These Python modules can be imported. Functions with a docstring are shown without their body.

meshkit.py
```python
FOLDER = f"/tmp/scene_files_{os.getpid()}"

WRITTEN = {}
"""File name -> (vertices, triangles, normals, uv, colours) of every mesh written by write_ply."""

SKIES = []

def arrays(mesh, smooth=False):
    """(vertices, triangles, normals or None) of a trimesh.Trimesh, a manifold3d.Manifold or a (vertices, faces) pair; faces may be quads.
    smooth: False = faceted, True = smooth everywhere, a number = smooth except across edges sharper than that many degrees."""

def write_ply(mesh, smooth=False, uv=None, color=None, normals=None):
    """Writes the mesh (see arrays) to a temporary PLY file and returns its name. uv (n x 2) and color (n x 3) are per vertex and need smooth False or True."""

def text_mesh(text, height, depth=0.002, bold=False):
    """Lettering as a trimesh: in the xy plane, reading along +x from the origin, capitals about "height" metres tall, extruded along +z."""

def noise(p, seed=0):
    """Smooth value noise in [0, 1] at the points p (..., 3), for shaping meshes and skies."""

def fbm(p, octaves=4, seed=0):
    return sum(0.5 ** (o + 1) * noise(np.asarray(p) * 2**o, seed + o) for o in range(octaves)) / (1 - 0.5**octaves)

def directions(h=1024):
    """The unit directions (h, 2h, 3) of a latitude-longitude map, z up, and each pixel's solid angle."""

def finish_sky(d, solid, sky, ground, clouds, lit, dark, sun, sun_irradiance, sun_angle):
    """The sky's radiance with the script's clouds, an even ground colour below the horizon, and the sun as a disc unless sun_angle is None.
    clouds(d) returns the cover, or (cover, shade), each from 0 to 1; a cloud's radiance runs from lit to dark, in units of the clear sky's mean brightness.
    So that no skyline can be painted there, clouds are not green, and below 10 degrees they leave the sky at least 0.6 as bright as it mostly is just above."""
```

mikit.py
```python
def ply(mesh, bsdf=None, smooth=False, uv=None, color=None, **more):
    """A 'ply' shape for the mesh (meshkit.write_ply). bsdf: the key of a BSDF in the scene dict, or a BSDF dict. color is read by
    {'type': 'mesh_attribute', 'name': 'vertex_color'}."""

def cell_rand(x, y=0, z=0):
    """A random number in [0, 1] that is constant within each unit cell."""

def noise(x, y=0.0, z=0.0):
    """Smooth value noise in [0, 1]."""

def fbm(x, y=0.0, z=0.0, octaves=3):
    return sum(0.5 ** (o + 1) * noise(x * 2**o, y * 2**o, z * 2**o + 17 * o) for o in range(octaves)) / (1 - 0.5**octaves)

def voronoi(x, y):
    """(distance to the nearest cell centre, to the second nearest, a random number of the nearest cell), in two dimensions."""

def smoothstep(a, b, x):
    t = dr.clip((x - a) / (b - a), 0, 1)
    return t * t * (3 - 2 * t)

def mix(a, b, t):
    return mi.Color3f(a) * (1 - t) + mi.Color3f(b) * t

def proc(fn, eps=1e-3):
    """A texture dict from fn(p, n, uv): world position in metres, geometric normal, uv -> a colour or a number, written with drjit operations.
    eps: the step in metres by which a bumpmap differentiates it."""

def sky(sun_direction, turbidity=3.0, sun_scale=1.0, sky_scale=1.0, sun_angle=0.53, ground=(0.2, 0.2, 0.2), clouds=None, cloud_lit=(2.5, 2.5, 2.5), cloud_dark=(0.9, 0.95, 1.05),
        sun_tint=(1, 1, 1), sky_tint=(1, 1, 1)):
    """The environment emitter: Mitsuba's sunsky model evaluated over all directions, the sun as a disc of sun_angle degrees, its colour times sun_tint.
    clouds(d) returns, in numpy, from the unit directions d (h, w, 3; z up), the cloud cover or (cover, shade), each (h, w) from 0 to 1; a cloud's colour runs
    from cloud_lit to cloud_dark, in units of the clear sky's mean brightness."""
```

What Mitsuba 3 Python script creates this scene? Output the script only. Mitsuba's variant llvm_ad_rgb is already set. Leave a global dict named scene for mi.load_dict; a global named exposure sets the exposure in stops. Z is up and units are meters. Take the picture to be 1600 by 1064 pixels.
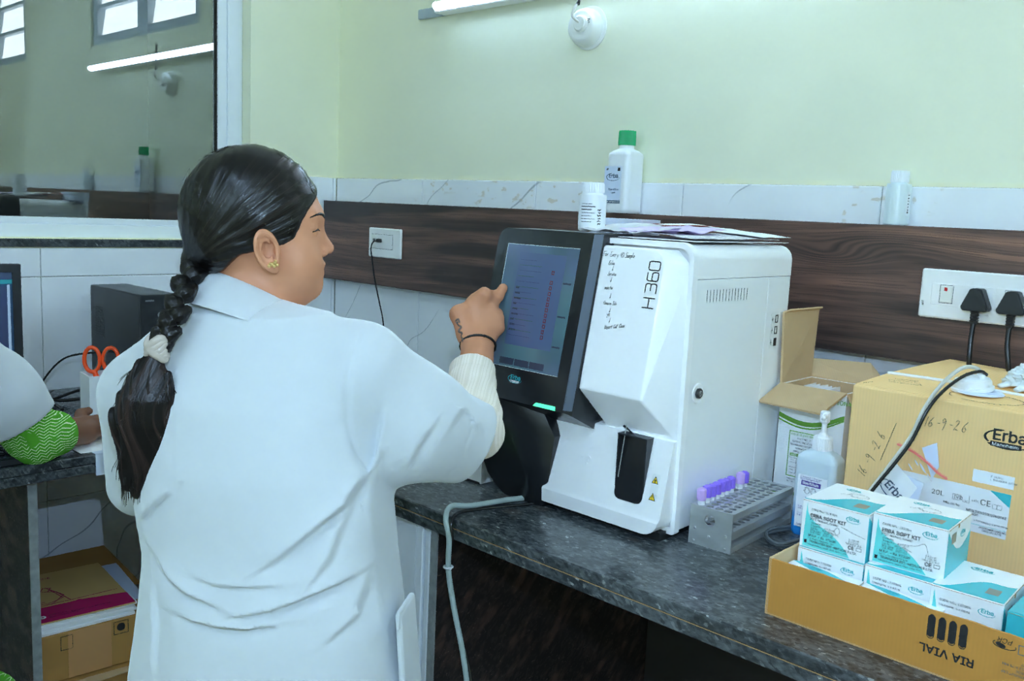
import math, random
import numpy as np, trimesh, manifold3d as m3, drjit as dr, mitsuba as mi
import shapely.geometry as sg, shapely.affinity as sa
import mikit, meshkit
from mikit import proc, noise, fbm, voronoi, cell_rand, smoothstep, mix
T = mi.ScalarTransform4f
rng = random.Random(7)
scene, labels = {}, {}

# ------------------------------------------------------------------ camera, light, exposure
CAM = np.array([2.51899, -1.80566, 1.31854])
YAW, PITCH, ROLL, FPX = 0.7525, 0.1423, 0.0462, 1408.72
fw = np.array([-math.sin(YAW)*math.cos(PITCH), math.cos(YAW)*math.cos(PITCH), -math.sin(PITCH)])
rt = np.cross(fw, [0, 0, 1]); rt /= np.linalg.norm(rt)
up = np.cross(rt, fw); up = -math.sin(ROLL)*rt + math.cos(ROLL)*up
scene['camera'] = {'type': 'perspective', 'fov': 2*math.degrees(math.atan(800/FPX)), 'fov_axis': 'x', 'near_clip': 0.05, 'far_clip': 50.0,
                   'to_world': T().look_at(origin=CAM.tolist(), target=(CAM+fw).tolist(), up=up.tolist())}
exposure = 1.28
COOL = np.array([0.68, 1.0, 1.42])
TUBE_WALL, TUBE_FILL, PANE, FLASH = 8.0, 30.0, 1.0, 0.80      # radiance of the lamps and the frosted panes, strength of the camera flash
scene['camera_flash'] = {'type': 'spot', 'cutoff_angle': 58.0, 'beam_width': 50.0, 'intensity': {'type': 'rgb', 'value': (COOL*FLASH).tolist()},
    'to_world': T().look_at(origin=[2.53, -1.80, 1.52], target=[1.55, -0.75, 1.12], up=[0, 0, 1])}

# ------------------------------------------------------------------ helpers
COUNT = {}
def add(name, mesh, mat, parent=None, smooth=30, label=None, cat=None, group=None, kind=None, uv=None, color=None, **more):
    base = (parent + '__' if parent else '') + name
    n = COUNT.get(base, 0); COUNT[base] = n + 1
    key = base if n == 0 else f'{base}_{n:03d}'
    scene[key] = mikit.ply(mesh, mat, smooth=smooth, uv=uv, color=color, **more) if not (isinstance(mesh, dict)) else {**mesh}
    tag(key, label, cat, group, kind)
    return key
def tag(key, label=None, cat=None, group=None, kind=None):
    d = {k: v for k, v in (('label', label), ('category', cat), ('group', group), ('kind', kind)) if v}
    if d: labels[key] = {**labels.get(key, {}), **d}
    return key
def thing(name, label, cat, group=None, kind=None):
    n = COUNT.get(name, 0); COUNT[name] = n + 1
    key = name if n == 0 else f'{name}_{n:03d}'
    return tag(key, label, cat, group, kind)
cat_ = trimesh.util.concatenate
def TM(m):
    if isinstance(m, trimesh.Trimesh): return m
    v, f, _ = meshkit.arrays(m); return trimesh.Trimesh(v, f, process=False)
def hull(pts): return TM(m3.Manifold.hull_points(np.asarray(pts, np.float32).astype(float)))
def box(x0, x1, y0, y1, z0, z1, b=0.0):
    if b <= 0:
        m = trimesh.creation.box((x1-x0, y1-y0, z1-z0)); m.apply_translation(((x0+x1)/2, (y0+y1)/2, (z0+z1)/2)); return m
    P = []
    for x, sx in ((x0, 1), (x1, -1)):
        for y, sy in ((y0, 1), (y1, -1)):
            for z, sz in ((z0, 1), (z1, -1)):
                P += [(x, y+sy*b, z+sz*b), (x+sx*b, y, z+sz*b), (x+sx*b, y+sy*b, z)]
    return hull(P)
def rbox(x0, x1, y0, y1, z0, z1, r, n=5):
    s = trimesh.creation.icosphere(subdivisions=2, radius=r).vertices
    return hull(np.vstack([s + c for c in [(x, y, z) for x in (x0+r, x1-r) for y in (y0+r, y1-r) for z in (z0+r, z1-r)]]))
def mat4(o, u, v, w):
    M = np.eye(4); M[:3, 0], M[:3, 1], M[:3, 2], M[:3, 3] = u, v, w, o; return M
def unit(v): v = np.asarray(v, float); return v/np.linalg.norm(v)
def rotz(m, deg, c=(0, 0, 0)):
    m = m.copy(); m.apply_transform(trimesh.transformations.rotation_matrix(math.radians(deg), [0, 0, 1], c)); return m
def rot(m, deg, ax, c=(0, 0, 0)):
    m = m.copy(); m.apply_transform(trimesh.transformations.rotation_matrix(math.radians(deg), ax, c)); return m
def mv(m, *d): m = m.copy(); m.apply_translation(d); return m
def prism(poly, d):
    gs = getattr(poly, 'geoms', [poly])
    return cat_([trimesh.creation.extrude_polygon(g, d, engine='earcut') for g in gs if g.area > 1e-12])
def lathe(prof, n=40, c=(0, 0, 0)):
    p = np.asarray(prof, float); a = np.linspace(0, 2*np.pi, n, endpoint=False); k = len(p)
    v = np.stack([p[:, None, 0]*np.cos(a), p[:, None, 0]*np.sin(a), np.repeat(p[:, 1:2], n, 1)], -1).reshape(-1, 3)
    f = []
    for i in range(k-1):
        for j in range(n):
            a0, a1, b0, b1 = i*n+j, i*n+(j+1) % n, (i+1)*n+j, (i+1)*n+(j+1) % n
            f += [[a0, a1, b1], [a0, b1, b0]]
    m = trimesh.Trimesh(v, f, process=False); m.merge_vertices(); m.update_faces(m.nondegenerate_faces()); m.apply_translation(c); return m
def catmull(P, n=8):
    P = np.asarray(P, float); Q = np.vstack([2*P[0]-P[1], P, 2*P[-1]-P[-2]]); out = []
    for i in range(len(P)-1):
        a, b, c, d = Q[i:i+4]
        for t in np.linspace(0, 1, n, endpoint=False):
            out.append(0.5*((2*b)+(c-a)*t+(2*a-5*b+4*c-d)*t*t+(3*b-a-3*c+d)*t**3))
    return np.array(out+[P[-1]])
def loft(rings, cap=True):
    R = np.asarray(rings, float); k, n = R.shape[:2]; v = R.reshape(-1, 3); f = []
    for i in range(k-1):
        for j in range(n):
            a0, a1, b0, b1 = i*n+j, i*n+(j+1) % n, (i+1)*n+j, (i+1)*n+(j+1) % n
            f += [[a0, a1, b1], [a0, b1, b0]]
    if cap:
        v = np.vstack([v, R[0].mean(0), R[-1].mean(0)])
        f += [[(j+1) % n, j, k*n] for j in range(n)] + [[(k-1)*n+j, (k-1)*n+(j+1) % n, k*n+1] for j in range(n)]
    return trimesh.Trimesh(v, f, process=False)
def tube(P, r, n=10, sm=8, flat=None, cap=True):
    P = catmull(P, sm) if sm > 1 else np.asarray(P, float)
    r = np.interp(np.linspace(0, 1, len(P)), np.linspace(0, 1, len(np.atleast_1d(r))), np.atleast_1d(r))
    t = np.gradient(P, axis=0); t /= np.linalg.norm(t, axis=1, keepdims=True)+1e-12
    a = np.cross(t[0], [0, 0, 1] if abs(t[0][2]) < .9 else [1, 0, 0]); a /= np.linalg.norm(a); rings = []
    th = np.linspace(0, 2*np.pi, n, endpoint=False)
    for i in range(len(P)):
        a = a - t[i]*(a@t[i]); a /= np.linalg.norm(a)+1e-12; b = np.cross(t[i], a)
        rings.append(P[i] + r[i]*(np.cos(th)[:, None]*a + np.sin(th)[:, None]*b*(flat or 1)))
    return loft(rings, cap)
class Face:
    'a flat face of a thing: origin o, unit axes u (to the right) and v (up) as read on it'
    def __init__(s, o, u, v): s.o, s.u = np.asarray(o, float), unit(u); v = np.asarray(v, float); s.v = unit(v - s.u*(v@s.u)); s.n = np.cross(s.u, s.v)
    def put(s, m, a=0, b=0, lift=0.0004, ang=0):
        m = m.copy()
        if ang: m.apply_transform(trimesh.transformations.rotation_matrix(math.radians(ang), [0, 0, 1]))
        m.apply_transform(mat4(s.o + s.u*a + s.v*b + s.n*lift, s.u, s.v, s.n)); return m
    def poly(s, P, d=0.0003, lift=0.0002): return s.put(prism(P, d), lift=lift)
    def rect(s, a0, b0, a1, b1, d=0.0003, lift=0.0002): return s.poly(sg.box(a0, b0, a1, b1), d, lift)
    def text(s, t, a, b, h, lift=0.0006, ang=0, bold=False, sx=1.0, shear=0.0, flip=False):
        m = meshkit.text_mesh(t, h, 0.0002, bold); A = np.eye(4); A[0, 0] = sx; A[0, 1] = shear; m.apply_transform(A)
        return s.put(m, a, b, lift, ang + (180 if flip else 0))
    def lines(s, L, w, lift=0.0006):
        g = [sg.LineString(l).buffer(w/2, quad_segs=2) for l in L]
        return s.put(cat_([prism(x, 0.0002) for x in g]), lift=lift)
G = dict(F='0,6 0,0|0,6 3,6|0,3 2.4,3.2', o='1.6,3 .4,2.6 .1,1.2 .8,.1 2,.4 2.4,1.6 2,2.8 1.6,3', r='.2,3 .4,0|.4,2 1.2,3 2,2.8', E='3,5.6 1.2,6 .3,4.6 1.8,3.4 .4,2.4 .2,.6 1.6,0 3,.6',
  v='0,3 1,.1 2.2,3', e='.2,1.6 2,1.9 1.6,3 .5,2.6 .2,1 1,.1 2.3,.6', y='.2,3 1,1 2,1.2|2.3,3 1.4,-1.4 .3,-2.2', S='2.8,5.4 1.4,6 .4,4.8 2.2,2.6 2,.6 .8,0 0,.8', a='2,2.6 .9,3 .2,1.4 .8,.1 1.8,1 2,2.8 2.2,.2 2.8,.5',
  m='.1,2.8 .2,0|.2,1.8 1,2.9 1.4,0|1.4,1.8 2.3,2.9 2.8,.1', p='.2,3 .5,-2|.4,2.4 1.6,3 2.2,1.6 1.2,.2 .4,.7', l='.6,6 .3,.8 1,.1', b='.5,6 .3,0|.3,1.6 1.2,3 2.1,1.6 1.4,.1 .3,.4', i='.4,3 .5,0|.5,4.2 .6,4.5', c='2.1,2.5 1,3 .2,1.5 .9,.1 2.1,.5',
  n='.2,2.8 .3,0|.3,1.8 1.3,2.9 1.9,.1', t='1,5.2 .8,.4 1.5,0|.1,3.4 1.9,3.7', s='2,2.6 1,3 .6,2 1.7,1.2 1.2,.1 .2,.4', C='3,5 1.8,6 .4,4 .3,1.6 1.6,0 3.2,.8', R='.3,6 .4,0|.3,5.6 2,6 2.4,4.4 .5,3.2 2.6,0', u='.2,3 .4,.5 1.3,.1 2,1 2.1,3 2.3,.1')
G.update({'4': '1.8,6 .2,2.2 2.8,2.4|2.2,4 2,0', '0': '1.4,6 .3,4 .4,1 1.6,0 2.6,2 2.4,5 1.4,6', '1': '1.3,6 .7,0', '6': '2.2,6 .7,3.4 .3,1.2 1.2,0 2.2,1.2 1.6,2.7 .5,1.8', '9': '2.2,4.8 1.2,6 .3,4.6 1.2,3.4 2.2,4.9 2,2 1.5,-1', '2': '.3,5 1.4,6 2.2,4.6 .2,.2 1.2,.5 2.6,0', '-': '.4,2.8 2,2.9', '>': '.8,6 .6,0|.1,1.6 .6,0 1.4,1.4'})
def script(t, a, b, h, seed=1, slope=0.0, adv=3.0):
    'handwriting as pen strokes in a face: list of polylines'
    r = random.Random(seed); s = h/6; x, L = 0, []
    for ch in t:
        if ch in G:
            dy = r.uniform(-.3, .3)
            for st in G[ch].split('|'):
                P = [tuple(map(float, q.split(','))) for q in st.split()]
                P = catmull(P, 4)[:, :2] if len(P) > 2 else np.array(P)
                L.append([(a+(x+q[0]+.15*q[1])*s, b+(q[1]+dy+slope*x)*s) for q in P])
        x += {'i': 1.4, 'l': 1.5, 't': 2.0, '1': 2.2, '-': 2.8}.get(ch, adv)
    return L

# ------------------------------------------------------------------ materials
def rgb(r, g, b):
    f = lambda c: (c/255/12.92) if c <= 10 else ((c/255+.055)/1.055)**2.4
    return [f(r), f(g), f(b)]
def col(c): return {'type': 'rgb', 'value': [float(x) for x in c]}
def pbr(name, c, rough=0.5, two=True, **k):
    d = {'type': 'principled', 'base_color': c if isinstance(c, dict) else col(c), 'roughness': rough, 'specular': 0.5, **k}
    scene[name] = {'type': 'twosided', 'bsdf': d} if two else d
    return name
def diff(name, c): scene[name] = {'type': 'twosided', 'bsdf': {'type': 'diffuse', 'reflectance': c if isinstance(c, dict) else col(c)}}; return name
def bumped(name, c, h, scale, rough=.5, eps=1e-3, **k):
    scene[name] = {'type': 'twosided', 'bsdf': {'type': 'bumpmap', 'arbitrary': proc(h, eps), 'scale': scale, 'bsdf': {'type': 'principled', 'base_color': c if isinstance(c, dict) else col(c), 'roughness': rough, 'specular': .5, **k}}}
    return name
C3 = mi.Color3f
def f_plaster(p, n, uv):
    a = fbm(p.x*3+7, p.y*3, p.z*3, 3); b = smoothstep(.62, .75, fbm(p.x*1.3, p.y*1.3+3, p.z*1.3, 3))
    low = smoothstep(1.425, 1.403, p.z + .02*fbm(p.x*30, p.y*30, p.z*30, 2))
    c = mix(rgb(240, 240, 212), rgb(232, 234, 208), a)
    c = mix(c, rgb(225, 228, 205), b*.5)
    return mix(c, rgb(238, 232, 190), low*.6)
pbr('plaster', proc(f_plaster), .55)
pbr('ceiling_paint', rgb(242, 242, 238), .8)
def f_tile(p, n, uv):
    q = p.x + p.y*1.0
    t = (p.z-.55*q)*3.4+.85*fbm(q*2.3+3, p.z*2.3, 5.0, 4); t2 = (p.z-.9*q)*2.1+1.1*fbm(q*1.7+9, p.z*2.0, 2.0, 4)
    v = smoothstep(.016, .0, dr.abs(t-dr.floor(t)-.5))*smoothstep(.50, .62, fbm(q*2.6+1, p.z*2.6, 8.0, 2))
    v2 = smoothstep(.008, .0, dr.abs(t2-dr.floor(t2)-.5))*smoothstep(.46, .60, fbm(q*3.1+5, p.z*3.1, 3.0, 2))
    c = mix(rgb(248, 251, 254), rgb(238, 243, 247), fbm(q*5, p.z*5, 2.0, 2))
    c = mix(c, rgb(140, 150, 158), dr.clip(v*.75+v2*.6, 0, .8))
    dirt = smoothstep(.66, .74, fbm(q*52+1, p.z*80, 4.0, 3))*smoothstep(.54, .64, fbm(q*5, p.z*5, 8.0, 2))*smoothstep(1.31, 1.34, p.z)
    return mix(c, rgb(205, 190, 165), dirt*.55)
pbr('marble_tile', proc(f_tile), .18)
pbr('grout', rgb(165, 168, 160), .9)
def f_granite(p, n, uv):
    a = fbm(p.x*22+p.z*20, p.y*34, p.z*40, 3); b = fbm(p.x*120, p.y*190, p.z*160, 3)
    d1, d2, r = voronoi(p.x*170+p.z*110, p.y*260+p.z*150)
    c = mix(rgb(40, 44, 48), rgb(82, 87, 90), smoothstep(.34, .68, a*.45+b*.55))
    c = mix(c, rgb(112, 116, 117), smoothstep(.80, .98, r)*smoothstep(.40, .60, b)*.8)
    c = mix(c, rgb(24, 26, 29), smoothstep(.22, .08, r)*.6)
    c = mix(c, rgb(170, 176, 176), smoothstep(.965, 1.0, r)*smoothstep(.55, .65, b)*.8)
    return mix(c, rgb(96, 82, 72), smoothstep(.70, .80, fbm(p.x*18+5, p.y*18, p.z*18, 2))*.3)
pbr('granite', proc(f_granite), .22, specular=.5)
def f_granite_brown(p, n, uv):
    q, s = p.y+p.z, p.y-p.z
    a = fbm(q*14, s*34, p.x*20, 4); b = fbm(q*90, s*160, p.x*90, 2)
    c = mix(rgb(34, 30, 30), rgb(96, 68, 58), smoothstep(.46, .76, a)*.6)
    c = mix(c, rgb(60, 50, 48), smoothstep(.45, .7, b)*.5)
    return mix(c, rgb(128, 104, 92), smoothstep(.82, .95, noise(p.x*260, p.y*260, p.z*260))*.35)
pbr('granite_brown', proc(f_granite_brown), .35)
pbr('painted_shade', rgb(44, 42, 40), .5)  # shade under the worktop, put into a dark colour
pbr('granite_edge', proc(lambda p, n, uv: mix(rgb(110, 116, 118), rgb(165, 170, 170), fbm(p.x*90, p.y*90, p.z*70, 3))), .6)
def f_wood(p, n, uv):
    wx = fbm(p.x*1.6+2, p.z*7, 1.0, 3)
    k1 = dr.exp(-(dr.square((p.x-1.74)/.10)+dr.square((p.z-1.262)/.028))); k2 = dr.exp(-(dr.square((p.x-1.86)/.13)+dr.square((p.z-1.285)/.03)))
    k3 = dr.exp(-(dr.square((p.x-1.56)/.09)+dr.square((p.z-1.10)/.02)))
    z = p.z + .020*(wx-.5) + .005*dr.sin(p.x*6) + .026*k1 - .018*k2 + .016*k3
    g1 = fbm(p.x*3.0, z*70, 3.0, 4); g2 = fbm(p.x*14, z*520, 1.0, 2); ring = .5+.5*dr.sin(z*1100+10*fbm(p.x*5, z*30, 2.0, 3))
    band = fbm(p.x*1.4+5, z*17, 7.0, 3)
    c = mix(rgb(62, 44, 40), rgb(112, 80, 70), smoothstep(.32, .70, g1*.45+band*.55))
    c = mix(c, rgb(164, 118, 96), smoothstep(.58, .78, band)*smoothstep(.42, .66, g1)*.6)
    c = mix(c, rgb(46, 33, 31), smoothstep(.50, .72, g2)*.5)
    c = mix(c, rgb(34, 26, 27), ring*dr.clip(k1+k2+.5*k3, 0, 1)*.6)
    return mix(c, rgb(34, 27, 28), smoothstep(.42, .34, band)*.6)
pbr('wood_laminate', proc(f_wood), .42)
pbr('wood_edge', rgb(52, 42, 40), .6)
pbr('white_plastic', rgb(250, 252, 254), .28); pbr('ivory_plastic', rgb(236, 238, 232), .3)
pbr('side_plastic', rgb(243, 247, 250), .4)
pbr('switch_plastic', rgb(246, 247, 247), .25)
pbr('aluminium_white', rgb(232, 238, 244), .4); pbr('aluminium_grey', rgb(168, 180, 186), .45)  # white and greyer aluminium paint
pbr('black_plastic', rgb(22, 24, 28), .22); pbr('black_matte', rgb(20, 21, 23), .5); pbr('black_satin', rgb(30, 33, 38), .35); pbr('bevel_grey', rgb(78, 88, 104), .3)
pbr('rubber', rgb(15, 15, 17), .55)
pbr('steel', rgb(196, 202, 206), .32, metallic=.85)
def f_alu(p, n, uv): return mix(rgb(164, 170, 174), rgb(206, 211, 214), fbm(p.x*40, p.y*14, p.z*60, 3))
pbr('brushed_aluminium', proc(f_alu), .42, metallic=.6)
pbr('hole_dark', rgb(48, 50, 52), .8)
def f_screen(p, n, uv):
    a = fbm(p.x*14, p.z*9, 2.0, 3)
    c = mix(rgb(70, 92, 106), rgb(82, 96, 128), smoothstep(.35, .7, a))
    return mix(c, rgb(92, 128, 132), smoothstep(.5, .75, fbm(p.x*9+4, p.z*6, 8.0, 3))*.6)
pbr('touch_screen', proc(f_screen), .12, clearcoat=.6, clearcoat_gloss=.95)
pbr('screen_line', rgb(66, 76, 112), .2); pbr('screen_green', rgb(62, 92, 92), .2); pbr('screen_dark', rgb(52, 58, 76), .2); pbr('screen_red', rgb(98, 50, 66), .2); pbr('screen_violet', rgb(78, 92, 126), .15)
pbr('film_edge', rgb(215, 225, 228), .2)
scene['green_lamp'] = {'type': 'diffuse', 'reflectance': col(rgb(120, 250, 180))}
pbr('ink', rgb(22, 22, 26), .6); pbr('ink_soft', rgb(95, 98, 104), .7); pbr('ink_teal', rgb(40, 158, 168), .5); pbr('ink_navy', rgb(44, 74, 104), .5); pbr('ink_green', rgb(96, 150, 46), .5); pbr('ink_purple', rgb(66, 50, 140), .5); pbr('ink_yellow', rgb(250, 214, 40), .5); pbr('ink_red', rgb(190, 40, 40), .4)
pbr('dot_grey', rgb(200, 206, 212), .5); pbr('paper', rgb(244, 246, 248), .7); pbr('card_white', rgb(238, 243, 245), .35); pbr('teal_print', rgb(56, 186, 200), .3); pbr('teal_light', rgb(104, 214, 214), .35); pbr('label_blue', rgb(212, 224, 246), .5); pbr('label_white', rgb(238, 244, 250), .45); pbr('hologram', rgb(150, 165, 165), .25, metallic=.6)
def cardboard(name, c0, c1, ax):
    def f(p, n, uv):
        q = p.x if ax == 'x' else (p.y if ax == 'y' else p.x+p.y)
        st = .5+.5*dr.sin(q*1250)
        return mix(mix(c0, c1, fbm(p.x*12, p.y*12, p.z*12, 3)), [x*.86 for x in c0], st*.35)
    pbr(name, proc(f), .75)
cardboard('kraft_tray', rgb(194, 136, 60), rgb(180, 122, 50), 'x'); cardboard('kraft_flap', rgb(206, 176, 136), rgb(192, 160, 120), 'xy'); cardboard('kraft_carton', rgb(246, 206, 146), rgb(236, 194, 132), 'x'); cardboard('kraft_dark', rgb(186, 140, 78), rgb(168, 124, 64), 'y')
pbr('kraft_edge', rgb(168, 134, 92), .8); pbr('parcel_tape', rgb(200, 150, 100), .2)
pbr('cap_purple', rgb(140, 108, 236), .35); pbr('cap_lilac', rgb(204, 170, 236), .35); pbr('cap_green', rgb(24, 158, 98), .35)
pbr('hdpe', rgb(240, 244, 248), .3); pbr('hdpe_clear', rgb(222, 236, 240), .25, spec_trans=0.0)
pbr('tube_clear', rgb(226, 228, 238), .12); pbr('sample_blood', rgb(80, 16, 24), .3)
def f_bottle(p, n, uv): return mix(rgb(30, 128, 204), rgb(206, 222, 232), smoothstep(.812, .862, p.z))
pbr('sanitizer_fill', proc(f_bottle), .2)
pbr('coat_cloth', rgb(200, 205, 209), .9)
pbr('lavender_card', rgb(214, 222, 242), .5)
def f_cream(p, n, uv):
    q = p.x*.8+p.y*.6
    st = smoothstep(.25, .6, dr.abs(dr.sin(q*620)))*smoothstep(.1, .5, dr.abs(dr.sin(q*170)))
    return mix(rgb(226, 215, 198), rgb(238, 228, 214), st)
pbr('cream_cloth', proc(f_cream), .85)
def f_green(p, n, uv):
    q, s = (p.x*.6+p.y*.8), p.z*1.0
    zig = dr.abs((q*70-dr.floor(q*70))-.5)
    w = s*165+zig*1.9+2.6*fbm(q*22, s*22, 2.0, 2); st = w-dr.floor(w)
    m = smoothstep(.34, .40, st)*smoothstep(.66, .60, st)*smoothstep(.36, .46, fbm(q*45+3, s*45, 1.0, 2))
    return mix(rgb(78, 158, 34), rgb(226, 240, 196), m*.9)
pbr('green_cloth', proc(f_green), .85)
def f_skin(p, n, uv): return mix(rgb(208, 146, 112), rgb(190, 126, 92), fbm(p.x*30, p.y*30, p.z*30, 3))
pbr('skin', proc(f_skin), .5, specular=.4)
pbr('skin_deep', rgb(120, 78, 58), .5); pbr('lips', rgb(164, 96, 88), .45); pbr('eye_white', rgb(225, 222, 218), .2); pbr('nail', rgb(224, 180, 160), .3)
pbr('tattoo', rgb(92, 78, 74), .6)
pbr('satin', rgb(190, 178, 166), .28, sheen=.5); pbr('gold', rgb(240, 212, 150), .22, metallic=1.0)
pbr('orange_plastic', rgb(255, 88, 36), .35); pbr('grey_grip', rgb(112, 106, 102), .5)
pbr('cable_grey', rgb(168, 184, 182), .35); pbr('cable_black', rgb(16, 17, 19), .3); pbr('hose_clear', rgb(208, 206, 196), .15)
pbr('glove', rgb(232, 240, 242), .45); pbr('magenta', rgb(184, 30, 96), .4); pbr('manila', rgb(206, 172, 112), .6); pbr('magenta_ink', rgb(170, 50, 90), .6)
pbr('tower_black', rgb(15, 18, 22), .35); pbr('key_black', rgb(24, 26, 29), .45); pbr('floor_tile', rgb(176, 170, 160), .3)
scene['clear_film'] = {'type': 'thindielectric', 'int_ior': 1.45}
pbr('pouch_film', rgb(206, 206, 212), .15); pbr('maroon', rgb(116, 44, 42), .5); pbr('news_print', proc(lambda p, n, uv: mix(rgb(226, 226, 228), rgb(150, 150, 158), smoothstep(.5, .7, noise(p.x*400, p.y*900, 1.0)))), .6); pbr('pink_violet', rgb(206, 188, 226), .4)
scene['window_glass'] = {'type': 'blendbsdf', 'weight': 0.30, 'a': {'type': 'thindielectric', 'int_ior': 1.5}, 'b': {'type': 'twosided', 'bsdf': {'type': 'conductor', 'material': 'none', 'specular_reflectance': col([.86, .93, .88])}}}
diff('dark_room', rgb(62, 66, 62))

# ------------------------------------------------------------------ setting: room shell
ZF, ZC, XR, YB = -0.06, 2.75, 4.3, -3.6
WT = .457
add('floor', box(-.2, XR+.1, YB-.1, .1, ZF-.05, ZF), 'floor_tile', kind='structure')
add('ceiling', box(-.2, XR+.1, YB-.1, .1, ZC, ZC+.05), 'ceiling_paint', kind='structure')
# back wall with two high ventilator windows (seen only as reflections in the window film)
WIN_HI = [(0.81, 1.85), (2.70, 3.74)]
cuts = sg.box(-.2, ZF, XR+.1, ZC)
for a, b in WIN_HI: cuts = cuts.difference(sg.box(a, 1.995, b, 2.62))
w = prism(cuts, .1); w.apply_transform(mat4((0, .1, 0), (1, 0, 0), (0, 0, 1), (0, -1, 0)))
WB = add('wall_back', w, 'plaster', kind='structure')
O = sg.box(YB-.1, ZF, .0, ZC).difference(sg.box(-2.35, 1.193, -.323, 2.3))
w = prism(O, .1); w.apply_transform(mat4((-.1, 0, 0), (0, 1, 0), (0, 0, 1), (1, 0, 0)))
WL = add('wall_left', w, 'plaster', kind='structure')
add('wall_right', box(XR, XR+.1, YB-.1, .1, ZF, ZC), 'plaster', kind='structure')
add('wall_front', box(-.1, XR+.1, YB-.1, YB, ZF, ZC), 'plaster', kind='structure')
def tiles(parent, axis, spans, rows, clip=None):
    g = .0012
    for (z0, z1) in rows:
        for (a, b) in spans:
            if axis == 'x': m = box(a+g, b-g, -.008, -.001, z0+g, z1-g, .0012)
            else: m = box(.001, .008, a+g, b-g, z0+g, z1-g, .0012)
            add('tile', m, 'marble_tile', parent, smooth=False)
rowsT = [(ZF, .177), (.177, .482), (.482, .787), (.787, 1.092), (1.092, 1.401)]
jx = [.008, .4394] + [.4394+WT*i for i in range(1, 8)] + [XR-.002]
tiles(WB, 'x', list(zip(jx[:-1], jx[1:])), rowsT)
add('grout', box(.0, XR, -.0035, -.0005, ZF, 1.4005), 'grout', WB, smooth=False)
jy = [-.0085, -.022-.0, -.479, -.936, -1.393, -1.85, -2.307, -2.764, -3.22, YB+.002]
jl = sorted(jy)
spL = list(zip(jl[:-1], jl[1:]))
tiles(WL, 'y', spL, rowsT[:4])
for a, b in spL:
    if b > -.33:
        tiles(WL, 'y', [(max(a, -.320), b)], [rowsT[4]])
        if a < -.33: tiles(WL, 'y', [(a, -.323)], [(1.092, 1.168)])
    else: tiles(WL, 'y', [(a, b)], [(1.092, 1.168)])
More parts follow.
